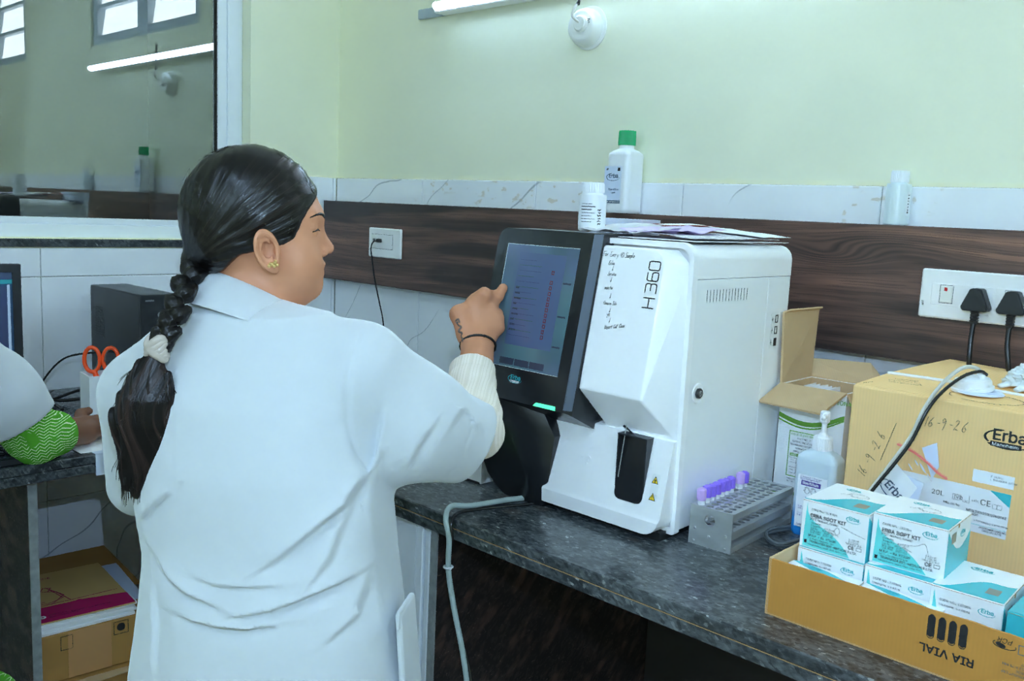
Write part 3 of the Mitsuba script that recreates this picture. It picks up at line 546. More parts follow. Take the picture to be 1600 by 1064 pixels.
def round_bottle(name, label, cx, cy, z0, r, h, mat, capmat, cr, ch, texts):
    t = thing(name, label, 'bottle')
    add('body', lathe([(0, 0), (r*.9, 0), (r, .003), (r, h*.70), (r*.96, h*.76), (cr*.95, h-ch-.003), (cr*.9, h-ch), (cr*.9, h-ch+.004)], 48, (cx, cy, z0)), mat, t, smooth=45)
    screw_cap(cx, cy, z0+h-ch, cr, ch, capmat, t, 30); return t
b = round_bottle('sample_bottle', 'small white bottle with a printed label on top of the analyzer, left of the pouch', 1.452, -.462, 1.2885, .0255, .089, 'hdpe', 'hdpe', .0205, .018, None)
th = np.linspace(math.radians(150), math.radians(385), 40); lr = np.column_stack([np.cos(th), np.sin(th)])*.0259
add('label', loft([np.vstack([np.column_stack([lr, np.full(40, z)]), np.column_stack([lr[::-1]*.985, np.full(40, z)])]) for z in (.010, .056)]).apply_translation((1.452, -.462, 1.2885)), 'label_white', b)
dv = unit((CAM-np.array([1.452, -.462, 1.33]))*[1, 1, 0]); du = np.cross([0, 0, 1], dv)
for i in range(7):
    a0 = math.atan2(dv[1], dv[0]); seg = np.linspace(a0-.9, a0+(.2 if i % 2 else -.05), 9)
    q = np.column_stack([np.cos(seg)*.0262, np.sin(seg)*.0262]); z = .0495-.0055*i
    add('print', loft([np.vstack([np.column_stack([q, np.full(9, zz)]), np.column_stack([q[::-1]*.985, np.full(9, zz)])]) for zz in (z, z+(.0022 if i in (1, 2) else .0011))]).apply_translation((1.452, -.462, 1.2885)), 'ink_soft', b)
for i in range(6):
    a0 = math.atan2(dv[1], dv[0])+.35; seg = np.linspace(a0+.05*(i % 2), a0+.32, 5)
    q = np.column_stack([np.cos(seg)*.0262, np.sin(seg)*.0262]); z = .0385-.0050*i
    add('handwriting', loft([np.vstack([np.column_stack([q, z+.0018*np.sin(np.arange(5)*2.+i)]), np.column_stack([q[::-1]*.985, z+.0018*np.sin(np.arange(5)*2.+i)[::-1]])]) for z in (z, z+.0009)]).apply_translation((1.452, -.462, 1.2885)), 'ink', b)
b = round_bottle('clear_bottle', 'small frosted bottle with a white cap on the ledge, above the long socket plate', 1.8525, -.034, 1.3262, .0228, .102, 'hdpe_clear', 'hdpe', .0165, .022, None)
sv = unit((CAM-np.array([1.8525, -.034, 1.36]))*[1, 1, 0]); a0 = math.atan2(sv[1], sv[0])+.95
q = np.array([[math.cos(a0+s), math.sin(a0+s)] for s in np.linspace(-.16, .16, 5)])*.0231
add('label', loft([np.vstack([np.column_stack([q, np.full(5, z)]), np.column_stack([q[::-1]*.98, np.full(5, z)])]) for z in (.018, .062)]).apply_translation((1.8525, -.034, 1.3262)), 'label_white', b)
for i in range(7):
    q2 = q[1:4]*1.004; z = .022+.0055*i
    add('print', loft([np.vstack([np.column_stack([q2, np.full(3, zz)]), np.column_stack([q2[::-1]*.98, np.full(3, zz)])]) for zz in (z, z+(.0035 if i == 0 else .0022))]).apply_translation((1.8525, -.034, 1.3262)), 'ink_soft' if i else 'ink', b)
c = thing('white_carton', 'flat white carton lying on the back of the analyzer top, behind the pouch', 'carton')
add('box', box(1.318, 1.452, -.30, -.235, 1.2785, 1.3135, .0008), 'lavender_card', c); add('lid', box(1.318, 1.452, -.3006, -.2344, 1.3060, 1.3139, .0006), 'lavender_card', c)
# pouch of papers on the analyzer
p = thing('document_pouch', 'crumpled clear pouch of papers lying on top of the white analyzer', 'pouch')
def sheet(c, z, bump, mat, name, parent, seed, n=22, th=.0008):
    'a warped sheet over the quad c (4 corners in plan), heights z per corner'
    c = np.asarray(c, float); z = np.asarray(z, float); u, v = np.meshgrid(np.linspace(0, 1, n), np.linspace(0, 1, n), indexing='ij')
    W = [(1-u)*(1-v), u*(1-v), u*v, (1-u)*v]; X = sum(w[..., None]*c[i] for i, w in enumerate(W)); Z = sum(w*z[i] for i, w in enumerate(W))
    q = np.stack([X[..., 0]*26, X[..., 1]*26, np.full_like(u, seed)], -1); Z = Z + bump*(meshkit.fbm(q, 3, seed)-.35)
    top = np.concatenate([X, Z[..., None]], -1).reshape(-1, 3); bot = top-[0, 0, th]; f = []
    for i in range(n-1):
        for j in range(n-1):
            a, b_, d, e = i*n+j, (i+1)*n+j, (i+1)*n+j+1, i*n+j+1
            f += [[a, b_, d], [a, d, e], [a+n*n, d+n*n, b_+n*n], [a+n*n, e+n*n, d+n*n]]
    ed = [(i*n, (i+1)*n) for i in range(n-1)][::-1] and []
    rim = [i*n for i in range(n)] + [(n-1)*n+j for j in range(1, n)] + [i*n+n-1 for i in range(n-2, -1, -1)] + [j for j in range(n-2, 0, -1)]
    for a, b_ in zip(rim, rim[1:]+rim[:1]): f += [[b_, a, a+n*n], [b_, a+n*n, b_+n*n]]
    return add(name, trimesh.Trimesh(np.vstack([top, bot]), f, process=False), mat, parent, smooth=45)
sheet([(1.47, -.54), (1.735, -.545), (1.738, -.235), (1.50, -.24)], [1.2835, 1.2835, 1.2835, 1.2835], .002, 'paper', 'back_sheet', p, 3)
sheet([(1.60, -.50), (1.728, -.535), (1.732, -.26), (1.64, -.27)], [1.294, 1.287, 1.289, 1.295], .004, 'news_print', 'printed_sheet', p, 5)
sheet([(1.545, -.50), (1.655, -.515), (1.68, -.36), (1.58, -.33)], [1.293, 1.292, 1.3, 1.3], .018, 'pink_violet', 'leaflet', p, 8)
sheet([(1.45, -.50), (1.60, -.535), (1.63, -.33), (1.44, -.34)], [1.290, 1.2895, 1.304, 1.301], .018, 'pouch_film', 'film', p, 11)
sheet([(1.40, -.40), (1.56, -.33), (1.60, -.245), (1.44, -.25)], [1.297, 1.306, 1.308, 1.307], .002, 'maroon', 'maroon_card', p, 13)
sheet([(1.49, -.30), (1.737, -.33), (1.739, -.232), (1.52, -.228)], [1.307, 1.293, 1.294, 1.310], .002, 'card_white', 'white_card', p, 15)

# ------------------------------------------------------------------ open white carton with green print
h = thing('open_carton', 'white carton with green print and open brown flaps, between the analyzer and the big carton', 'carton')
hx0, hx1, hy0, hy1, hz = 1.7565, 1.881, -.25, -.128, 1.0245
add('walls', TM(MF(box(hx0, hx1, hy0, hy1, .7895, hz)) - MF(box(hx0+.003, hx1-.003, hy0+.003, hy1-.003, .793, 1.1))), 'card_white', h, smooth=False)
add('lining', TM(MF(box(hx0+.0028, hx1-.0028, hy0+.0028, hy1-.0028, .792, hz-.0005)) - MF(box(hx0+.004, hx1-.004, hy0+.004, hy1-.004, .795, 1.1))), 'kraft_flap', h, smooth=False)
def flap(pts, th, mat='kraft_flap', name='flap'):
    pts = np.array(pts, float); n = unit(np.cross(pts[1]-pts[0], pts[2]-pts[0]))*th/2; return add(name, hull(np.vstack([pts+n, pts-n])), mat, h, smooth=False)
flap([(hx0-.002, hy0, hz), (hx1, hy0, hz+.001), (1.862, -.307, .992), (1.741, -.305, .9935)], .004)
flap([(hx0-.002, hy0, hz), (hx0-.002, hy1, hz), (hx0+.003, hy1-.002, 1.158), (hx0-.008, hy0-.002, 1.157)], .004)
flap([(hx0-.008, hy0-.002, 1.157), (hx0+.003, hy1-.002, 1.158), (hx0+.012, hy1-.004, 1.163), (hx0+.004, hy0, 1.1625)], .003)
flap([(hx0, hy1, hz), (hx1, hy1, hz), (1.876, -.09, 1.040), (1.852, -.082, 1.060), (1.735, -.102, 1.055)], .004)
flap([(hx1, hy0, hz), (hx1, hy1, hz), (1.910, -.135, .975), (1.908, -.243, .977)], .004)
for i in range(7): add('divider', box(hx0+.020+i*.008, hx0+.0215+i*.008, -.20, -.15, .90, 1.018-.001*(i % 3)), 'paper', h, smooth=False)
Hf = Face((hx0, hy0-.0002, .7895), (1, 0, 0), (0, 0, 1))
def wave(x0, x1, f, w):
    X = np.linspace(x0, x1, 24); t = (X-x0)/(x1-x0); return sg.Polygon([(x, f(s)) for x, s in zip(X, t)]+[(x, f(s)-w(s)) for x, s in zip(X[::-1], t[::-1])])
add('green_band', Hf.poly(wave(.0005, .1240, lambda t: .1815-.0135*math.sin(math.pi*min(1, t*1.02))+.014*t*t, lambda t: .0085)), 'ink_green', h, smooth=False)
add('green_line', Hf.poly(wave(.0005, .1240, lambda t: .1700-.0135*math.sin(math.pi*min(1, t*1.02))+.017*t*t, lambda t: .0028)), 'ink_green', h, smooth=False)
add('green_band', Hf.poly(wave(.0005, .1240, lambda t: .030+.006*math.sin(math.pi*t), lambda t: .006)), 'ink_green', h, smooth=False)
add('print_frame', Hf.poly(sg.box(.024, .064, .104, .1505).difference(sg.box(.0253, .0655, .1027, .149))), 'ink_green', h, smooth=False)
add('print', Hf.text('HELICO INTERNATIONAL', .0275, .1430, .0042, sx=.98), 'ink_green', h, smooth=False)
add('print', cat_([Hf.text(t, .042-.0009*len(t)/2+dx, .1360-.0062*i, .0033) for i, (t, dx) in enumerate((('PLOT NO. C-08/83', .006), ('KSSIDC INDUSTRIAL AREA', -.001), ('DODDABALLAPURA, BNG', -.006), ('KARNATAKA, INDIA', .003), ('MFG. LIC. NO. KTK/25', .002), ('Contact: 080 2764', .006)))]), 'ink', h, smooth=False)
add('green_tag', Hf.rect(.0285, .1030, .045, .1085), 'ink_green', h, smooth=False); add('print', Hf.text('2025', .030, .1042, .0034, .0008, bold=True), 'card_white', h, smooth=False)
add('print_table', Hf.lines([[(.028, .100), (.100, .100)], [(.028, .091), (.100, .091)], [(.028, .082), (.100, .082)], [(.028, .071), (.100, .071)], [(.042, .071), (.042, .100)], [(.056, .071), (.056, .100)], [(.031, .096), (.038, .0955)], [(.046, .0965), (.053, .095)], [(.031, .0775), (.038, .0765)], [(.044, .083), (.054, .089)]], .0006), 'ink_soft', h, smooth=False)
add('print', cat_([Hf.text('WEIGHT', .027, .058, .0028), Hf.text('NET WT.', .027, .053, .0028)]), 'ink_soft', h, smooth=False)
add('print', Hf.text('INTERNATIONAL', .055, .214, .0075), 'ink_green', h, smooth=False)
dots = sg.MultiPoint([(.004+.0032*i, .108+.0046*j) for j in range(12) for i in range(10-abs(j-7)) if 10-abs(j-7) > 0 and i < 7]).buffer(.0007, quad_segs=2)
add('dot_pattern', Hf.poly(dots, .0001, .0001), 'dot_grey', h, smooth=False)

# ------------------------------------------------------------------ pump bottle of hand sanitizer
s = thing('sanitizer_bottle', 'hand sanitizer pump bottle with blue liquid and white pump, before the big carton', 'bottle')
cx, cy = 1.887, -.346
add('body', square_bottle(cx, cy, .7893, .072, .046, .134, .010, .0135, .154), 'sanitizer_fill', s, smooth=40)
screw_cap(cx, cy, .7893+.152, .0165, .022, 'hdpe', s, 28, 'collar')
pm = add('pump', lathe([(0, .172), (.009, .172), (.0085, .178), (.0045, .182), (.0042, .196), (.0065, .199), (.0085, .201), (.0085, .2165), (.0065, .219), (0, .219)], 32, (cx, cy, .7893)), 'hdpe', s, smooth=35)
add('nozzle', rotz(hull(np.vstack([trimesh.creation.icosphere(subdivisions=1, radius=.0045).vertices+np.array(q) for q in ((cx, cy, .7893+.212), (cx+.006, cy-.020, .7893+.2115))])), 0, (cx, cy, 0)), 'hdpe', pm)
add('dip_tube', tube([(cx, cy, .94), (cx+.004, cy, .80)], .002, 6, 1), 'hdpe', s)
sf = Face((cx-.036, cy-.0232, .7893), (1, 0, 0), (0, 0, 1))
lb = add('label', sf.rect(.009, .016, .061, .108, .0003, .0002), 'label_white', s)
add('brand_band', sf.rect(.0155, .0900, .0500, .0985, .0001, .0006), 'ink_purple', lb); add('print', sf.text('Sterillium', .0172, .0922, .0049, .0010, bold=True), 'card_white', lb, smooth=False)
hand = sg.Point(.027, .080).buffer(.0036)
for i, (dx, dz) in enumerate(((-.0045, .001), (-.003, .006), (-.0005, .007), (.002, .006), (.004, .003))): hand = hand.union(sg.LineString([(.027, .080), (.027+dx, .080+dz)]).buffer(.0011))
hands = hand.buffer(.0004).difference(hand.buffer(-.0003)); hands = hands.union(sa.translate(hands, .011, 0))
add('hands_icon', sf.poly(hands, .0001, .0006), 'ink_soft', lb, smooth=False)
add('print', cat_([sf.text(t, .013, z_, hh, .0008) for t, z_, hh in (('1-Propanol, 2-Propanol', .1035, .0024), ('Hand Rub Disinfectant', .1003, .0024), ('DISINFECTANT', .019, .0028), ('Apply 3 ml on dry hands', .052, .0022), ('and rub for 30 seconds', .048, .0022), ('For external use only', .040, .0022), ('Keep away from heat', .036, .0022))]+[sf.text('500 ml', .024, .0675, .0034, .0008)]), 'ink_purple', lb, smooth=False)

# ------------------------------------------------------------------ tube rack and tubes
r = thing('tube_rack', 'aluminium test tube rack with purple-capped tubes, right of the analyzer', 'tube rack')
X0, X1, Y0, Y1, Z0 = 1.762, 1.838, -.547, -.322, .7892
cols = [1.7735+.0165*i for i in range(4)]; rows = [Y0+.0125+.0167*i for i in range(13)]
def holes(z0, z1, rh):
    P = sg.box(X0+.001, Y0+.0015, X1-.001, Y1-.0015)
    for a in cols:
        for b_ in rows: P = P.difference(sg.Point(a, b_).buffer(rh, quad_segs=5))
    return mv(prism(P, z1-z0), 0, 0, z0)
rz = lambda m: rotz(m, 2.0, (1.762, -.547, 0))
add('top_plate', rz(holes(Z0+.0635, Z0+.0655, .0064)), 'brushed_aluminium', r, smooth=False)
add('middle_plate', rz(holes(Z0+.034, Z0+.036, .0064)), 'brushed_aluminium', r, smooth=False)
add('bottom_plate', rz(box(X0, X1, Y0, Y1, Z0+.004, Z0+.0055)), 'brushed_aluminium', r, smooth=False)
for z0, z1 in ((.054, .0655), (.0225, .036), (.0005, .010)):
    for xx in (X0, X1-.0014): add('side_flange', rz(box(xx, xx+.0014, Y0+.001, Y1-.001, Z0+z0, Z0+z1)), 'brushed_aluminium', r, smooth=False)
for yy, nm in ((Y0, 'front'), (Y1-.002, 'rear')):
    e = sg.box(X0-.0005, 0, X1+.0005, .0665).difference(sg.Point(1.7985, .046).buffer(.0095))
    m = prism(e, .002); m.apply_transform(mat4((0, yy+.002, Z0), (1, 0, 0), (0, 0, 1), (0, -1, 0))); ep = add('end_plate', rz(m), 'brushed_aluminium', r, smooth=False)
    if nm == 'front':
        for a, b_ in ((1.7715, .028), (1.8285, .0275), (1.7985, .019), (1.771, .006), (1.8285, .006)): add('rivet', rz(rot(mv(lathe([(0, .0012), (.0018, .0010), (.0026, 0)], 16), a, 0, 0), 90, (1, 0, 0), (a, 0, 0)).apply_translation((0, Y0, Z0+b_))), 'brushed_aluminium', ep)
seq = [(0, 'l'), (1, 'p'), (2, 'p'), (3, 'p'), (4, 'p'), (5, 'p'), (6, 'p'), (8, 'l'), (9, 'p')]
cap_m = rot(lathe([(0, .020), (.0045, .020), (.0050, .0185), (.0072, .0180), (.0078, .0165), (.0079, .001), (.0074, 0), (0, 0)], 28), 0, (0, 0, 1))
body_m = lathe([(0, -.052), (.003, -.051), (.0055, -.047), (.0056, 0), (0, 0)], 24); blood_m = lathe([(0, -.0515), (.0028, -.0505), (.0050, -.0465), (.0050, -.022), (0, -.022)], 20); lab_m = lathe([(.0058, -.045), (.0059, -.045), (.0059, -.0065), (.0058, -.0065)], 24)
dcap, dbody, dblood, dlab = (mikit.ply(m, 'paper', smooth=35) for m in (cap_m, body_m, blood_m, lab_m))
for i, (k, c) in enumerate(seq):
    nth = ['second', 'third', 'fourth', 'fifth', 'sixth', 'seventh'][min(max(k-1, 0), 5)]
    lab = 'frontmost tube in the rack, with a pale lilac cap' if i == 0 else 'pale lilac-capped tube near the far end of the row in the rack' if c == 'l' else 'farthest purple-capped tube of the row in the rack' if k == 9 else f'purple-capped tube, {nth} from the front of the row in the rack'
    t = thing('sample_tube', lab, 'sample tube', 'sample tubes in the rack')
    p_ = rz(trimesh.Trimesh([(cols[0], rows[k], 0)], [], process=False)).vertices[0]; zt = Z0+.0655+(.0075, .0085, .007)[i % 3]
    M_ = T().translate([p_[0], p_[1], zt]).rotate([1, 0, 0], [2, -2, 1][i % 3])
    for nm, d, mt in (('cap', dcap, 'cap_lilac' if c == 'l' else 'cap_purple'), ('glass', dbody, 'tube_clear'), ('label', dlab, 'paper')):
        scene[f'{t}__{nm}'] = {**d, 'to_world': M_, 'bsdf': {'type': 'ref', 'id': mt}}

# ------------------------------------------------------------------ cut-down tray carton and the kit boxes in it
TR = thing('cardboard_tray', 'cut-down brown cardboard tray holding teal and white kit boxes, front right', 'cardboard tray')
tx0, tx1, ty0, ty1, tz = 1.982, 2.42, -.70, -.492, .8675
rngt = np.random.default_rng(4)
def ragged(u0, u1, h0, amp, n):
    X = np.linspace(u0, u1, n); return sg.Polygon([(u0, 0)]+[(x, h0+amp*(meshkit.noise(np.array([x*90, .3, .7]))-.5)) for x in X]+[(u1, 0)])
fw_ = prism(ragged(tx0, tx1, .0790, .0022, 60), .0038); fw_.apply_transform(mat4((0, ty0+.0038, .7893), (1, 0, 0), (0, 0, 1), (0, -1, 0)))
add('front_wall', fw_, 'kraft_tray', TR, smooth=False)
sw = prism(ragged(ty0, ty1, .0800, .0022, 30), .0038); sw.apply_transform(mat4((tx0-.0004, 0, .7893), (0, 1, 0), (0, 0, 1), (1, 0, 0))); add('side_wall', sw, 'kraft_flap', TR, smooth=False)
sw = prism(ragged(ty0, ty1, .0800, .0022, 30), .0038); sw.apply_transform(mat4((tx1-.0038, 0, .7893), (0, 1, 0), (0, 0, 1), (1, 0, 0))); add('side_wall', sw, 'kraft_flap', TR, smooth=False)
bw = prism(ragged(tx0, tx1, .0790, .0022, 60), .0038); bw.apply_transform(mat4((0, ty1, .7893), (1, 0, 0), (0, 0, 1), (0, -1, 0))); add('back_wall', bw, 'kraft_flap', TR, smooth=False)
add('base', box(tx0, tx1, ty0, ty1, .7892, .7915), 'kraft_flap', TR, smooth=False)
Tf = Face((tx0, ty0, .7893), (1, 0, 0), (0, 0, 1))
add('lettering', Tf.text('RIA VIAL', .2655, .0348, .0098, flip=True, bold=True, sx=1.06), 'ink', TR, smooth=False, label='upside-down black RIA VIAL lettering')
for i in range(4):
    a = .2093+i*.01205; vial = sg.LineString([(a+.0043, .0475), (a+.0043, .0690)]).buffer(.0043).union(sg.LineString([(a+.0043, .069), (a+.0043, .0712)]).buffer(.0028))
    vial = vial.difference(sg.LineString(ellipse(a+.0043, .0470, .003, .0022, 10, 200, 340)).buffer(.0005))
    add('vial_icon', Tf.poly(vial), 'ink', TR, smooth=False)
add('emblem', cat_([Tf.text('PCR', .3020, .0728, .0058, flip=True, shear=.2), Tf.poly(sa.rotate(sa.scale(sg.Point(.2895, .0640).buffer(.004), 1.4, .6), -12), .0002, .0004), Tf.poly(sg.LineString(ellipse(.2935, .0648, .012, .0042, 30, 150, 380)).buffer(.0004), .0002, .0004)]), 'ink', TR, smooth=False)
add('care_mark', Tf.poly(sg.box(.3085, .0602, .3165, .0700).buffer(.0008).difference(sg.box(.3085, .0602, .3165, .0700).buffer(-.0001)), .0002, .0002), 'ink_soft', TR, smooth=False)
add('print', cat_([Tf.text(t, .334, .0500-.0047*i, .0028, flip=True) for i, t in enumerate(('PACKED BY', 'RIA VIAL 12 X 75 MM', 'QTY 500 NOS', 'PLAIN WITHOUT CAP'))]), 'ink_soft', TR, smooth=False)
def kit(x, y, z, w, d, hgt, rz_, label, name=None, code='CODE NO.: 120204', full=True, teal_front=False, scrib=0, low=False):
    k = thing('kit_box', label, 'box')
    Rm = lambda m: rotz(m, rz_, (x, y, 0)); c, s_ = math.cos(math.radians(rz_)), math.sin(math.radians(rz_)); ux, uy = np.array((c, s_, 0)), np.array((-s_, c, 0)); o = np.array((x, y, z))
    add('carton', Rm(box(x, x+w, y, y+d, z, z+hgt, .0008)), 'card_white' if not teal_front else 'teal_print', k, smooth=False)
    Ff, Ft, Fr_ = Face(o-uy*.0001, ux, (0, 0, 1)), Face(o+np.array((0, 0, hgt+.0001)), ux, uy), Face(o+ux*(w+.0001), uy, (0, 0, 1))
    add('lid_line', cat_([Ff.rect(.0008, hgt-.0016, w-.0008, hgt-.0011, .0003, .0001), Fr_.rect(.0008, hgt-.0016, d-.0008, hgt-.0011, .0003, .0001)]), 'kraft_edge', k, smooth=False)
    X = np.linspace(0, 1, 30)
    top = sg.Polygon([(.002+(w-.003)*t, .004+d*(.52*t**1.15-.10*math.sin(2*math.pi*t)*(1-t)+.16*math.sin(math.pi*t)**2)) for t in X]+[(w-.001, .001), (.002, .001)]).buffer(0).intersection(sg.box(.001, .001, w-.001, d-.001))
    if low: top = sg.Polygon(catmull([(.02*w, .97*d), (.28*w, .74*d), (.56*w, .40*d), (.78*w, .04*d)], 6)[:, :2].tolist()+catmull([(.985*w, .04*d), (.985*w, .42*d), (.62*w, .80*d), (.30*w, .95*d), (.06*w, .985*d)], 6)[:, :2].tolist()).buffer(0).intersection(sg.box(.001, .001, w-.001, d-.001))
    tp = add('lid', Ft.poly(top), 'teal_print', k, smooth=False)
    erba(Ft, w*.30, d*.80, hgt*.085, 'ink_teal', tp, sub=False)
    add('seal', Ft.rect(w*.68, d*.16, w*.86, d*.34, .0001, .0005), 'hologram', tp)
    side = sg.Polygon([(d*t, hgt*(.62+.33*(1-t)**2-.26*math.sin(math.pi*t)+.04*t)) for t in X]+[(d, 0), (0, 0)]).intersection(sg.box(.0005, .0005, d-.0005, hgt-.0022))
    sd = add('side_print', Fr_.poly(side), 'teal_print', k, smooth=False)
    add('thumb_notch', Fr_.poly(sg.Point(d*.42, hgt-.004).buffer(.0030), .0002, .0005), 'kraft_edge', k, smooth=False); add('seal', Fr_.rect(d*.16, hgt*.66, d*.34, hgt*.86, .0001, .0005), 'hologram', k); erba(Fr_, d*.56, hgt*.72, hgt*.085, 'ink_teal', k, sub=False)
    if teal_front:
        add('front_label', Ff.rect(w*.42, hgt*.16, w*.98, hgt*.72), 'card_white', k, smooth=False); add('print', Ff.text('In Vitro', w*.06, hgt*.12, .005, bold=True), 'card_white', k, smooth=False); return k
    cu = catmull([(.075, .94), (.095, .76), (.16, .62), (.29, .52), (.44, .43), (.58, .31), (.70, .16), (.775, .03)], 5)[:, :2]
    fr = sg.Polygon([(w*a_, hgt*b_) for a_, b_ in cu]+[(w*.05, hgt*.03)]).buffer(0)
    if full: add('front_print', Ff.poly(fr.intersection(sg.box(.001, .001, w-.001, hgt-.0025))), 'teal_light', k, smooth=False)
    else: add('front_print', Ff.poly(sg.Polygon([(w*.06, hgt*.93), (w*.13, hgt*.60), (w*.05, hgt*.60)])), 'teal_light', k, smooth=False)
    L_ = [Ff.text(code, w*.14, hgt*.80, .0029)]
    if name: L_ += [Ff.text(name, w*.135, hgt*.665, .0048, bold=True), Ff.text('IFCC Method, Kinetic', w*.135, hgt*.60, .0029), Ff.text('Contents:', w*.16, hgt*.53, .0024), Ff.text('Reagent 1    4 x 24 ml', w*.16, hgt*.475, .0024), Ff.text('Lot No.      B012026', w*.16, hgt*.42, .0024), Ff.text('Mfg. Date   2025-09', w*.16, hgt*.375, .0024), Ff.text('Exp. Date   2027-02', w*.16, hgt*.33, .0024), Ff.text('M.R.P. = Rs. 970.00', w*.13, hgt*.255, .0031, bold=True), Ff.text('For in vitro diagnostic use', w*.13, hgt*.20, .0022), Ff.text('TRANSASIA BIO-MEDICALS LTD.', w*.15, hgt*.135, .0030, bold=True), Ff.text('Village Malpur, Baddi, Distt. Solan (HP)', w*.13, hgt*.075, .0022), Ff.text('4 x 24 ml', w*.74, hgt*.40, .0023), Ff.text('1 x 24 ml', w*.74, hgt*.355, .0023), Ff.text('Store at 2-8 C', w*.70, hgt*.31, .0023), Ff.text('CE', w*.74, hgt*.215, .0050, bold=True)]
    else: L_ += [Ff.text('Liquizyme  4 x 60 ml', w*.14, hgt*.73, .0027)]
    add('print', cat_(L_), 'ink', k, smooth=False)
    if name:
        add('maker_mark', Ff.rect(w*.075, hgt*.10, w*.115, hgt*.17, .0002, .0005), 'ink', k); add('care_mark', Ff.poly(sg.box(w*.86, hgt*.215, w*.94, hgt*.285).difference(sg.box(w*.866, hgt*.225, w*.934, hgt*.275)), .0002), 'ink_soft', k)
        add('pen_mark', Ff.lines([catmull([(w*.44, hgt*.46), (w*.55, hgt*.42), (w*.60, hgt*.50), (w*.57, hgt*.58), (w*.52, hgt*.50), (w*.58, hgt*.40)], 5)[:, :2], catmull([(w*.62, hgt*.62), (w*.78, hgt*.56), (w*.98, hgt*.50)], 5)[:, :2]] if scrib else [catmull([(w*.38, hgt*.50), (w*.60, hgt*.54), (w*.72, hgt*.62), (w*.78, hgt*.44)], 5)[:, :2], catmull([(w*.45, hgt*.46), (w*.56, hgt*.40)], 4)[:, :2]], .0004), 'ink_soft', k, smooth=False)
    erba(Ff, w*.71, hgt*.80, .0050, 'ink_teal', k, sub=False)
    if name: add('pen_mark', Ft.lines([ellipse(w*.55, d*.62, .014, .009, 30, 0, 400), [(w*.30, d*.55), (w*.44, d*.62), (w*.5, d*.5)]], .0004), 'ink_soft', k, smooth=False)
    return k
kz = .7918
kit(1.990, -.632, kz, .093, .112, .0795, 0, 'lower kit box under the upper left kit box in the tray', full=False)
kit(2.0855, -.634, kz, .086, .112, .0835, 0.5, 'lower kit box in the tray, right under the upper right kit box', full=False)
kit(2.1735, -.646, kz, .084, .120, .0880, 1.5, 'kit box with a teal lid, right of the upper pair in the tray', full=False)
kit(2.2640, -.655, kz, .085, .130, .086, 0, 'teal-fronted kit box cut off by the right edge of the picture', teal_front=True)
kit(1.9885, -.6935, kz, .100, .055, .0600, 1, 'kit box at the left front of the tray, low behind its wall', low=True)
kit(2.0920, -.6915, kz, .102, .053, .0600, 1, 'kit box at the middle front of the tray, low behind its wall', low=True)
kit(1.9900, -.630, kz+.0800, .0925, .113, .0685, .8, 'left kit box of the pair stacked on top in the tray', name='ERBA SGOT KIT', scrib=1)
kit(2.0850, -.6215, kz+.0840, .0945, .104, .0685, 2, 'right kit box of the pair stacked on top in the tray', name='ERBA SGPT KIT')

# ------------------------------------------------------------------ the big carton
C = thing('big_carton', 'big yellow-brown carton with black print and pen dates on the worktop, right', 'carton')
cx0, cx1, cy0, cy1, cz0, cz1 = 1.938, 2.262, -.37, -.075, .7893, 1.0655
add('body', rbox(cx0, cx1, cy0, cy1, cz0, cz1, .004), 'kraft_carton', C, smooth=40)
add('top_flap', hull([(cx0+.002, -.222, cz1-.001), (cx1-.004, -.222, cz1-.001), (cx0+.004, -.222, cz1+.006), (cx1-.006, -.222, cz1+.010), (cx0+.002, cy0+.004, cz1-.002), (cx1-.004, cy0+.004, cz1-.002), (cx0+.002, cy0+.006, cz1+.001), (cx1-.004, cy0+.006, cz1+.001)]), 'kraft_carton', C, smooth=False)
add('top_flap', hull([(cx0+.002, -.218, cz1-.001), (cx1-.004, -.218, cz1-.001), (cx0+.004, -.218, cz1+.006), (cx1-.006, -.218, cz1+.012), (cx0+.002, cy1-.004, cz1-.002), (cx1-.004, cy1-.004, cz1-.002), (cx0+.05, cy1+.012, cz1+.022), (cx1-.004, cy1-.006, cz1+.012), (cx0+.002, cy1, cz1+.004)]), 'kraft_carton', C, smooth=False)
CF = Face((cx0, cy0-.0003, cz0), (1, 0, 0), (0, 0, 1)); CT = Face((cx0, -.222, cz1+.0068), (1, 0, .012), (0, 1, .026)); CTf = Face((cx0, cy0+.006, cz1+.0012), (1, 0, .004), (0, 1, .048))
add('parcel_tape', cat_([CF.rect(.150, .135, .322, .190, .0001, .0001), CF.rect(.30, .0, .323, .27, .0001, .0001)]), 'kraft_carton', C, smooth=False)
pen = script('16-9-26', .1165, .2300, .0155, 5, .045, 4.4)
sl = [[(q[0], q[1]) for q in l] for l in script('16-9-26', 0, 0, .0145, 6, 0, 7.2)]; ca, sa_ = math.cos(math.radians(70)), math.sin(math.radians(70))
sl = [[(.0245+q[0]*ca-q[1]*sa_+.010, .1290+q[0]*sa_+q[1]*ca) for q in l] for l in sl]
add('pen_date', CF.lines(pen+sl+[[(.057, .162), (.0755, .227)]], .0006), 'ink', C, smooth=False)
erba(CF, .2130, .2300, .0160, 'ink', C, name='logo')
lb = add('shipping_label', CF.poly(sa.rotate(sg.box(.088, .085, .2485, .1535), -.5)), 'label_white', C, smooth=False)
add('corner_print', CF.poly(sa.rotate(sg.Polygon([(.2195, .1535), (.2485, .1535), (.2485, .1335)]), -.5, (.168, .119)), .0001, .0006), 'teal_print', lb, smooth=False)
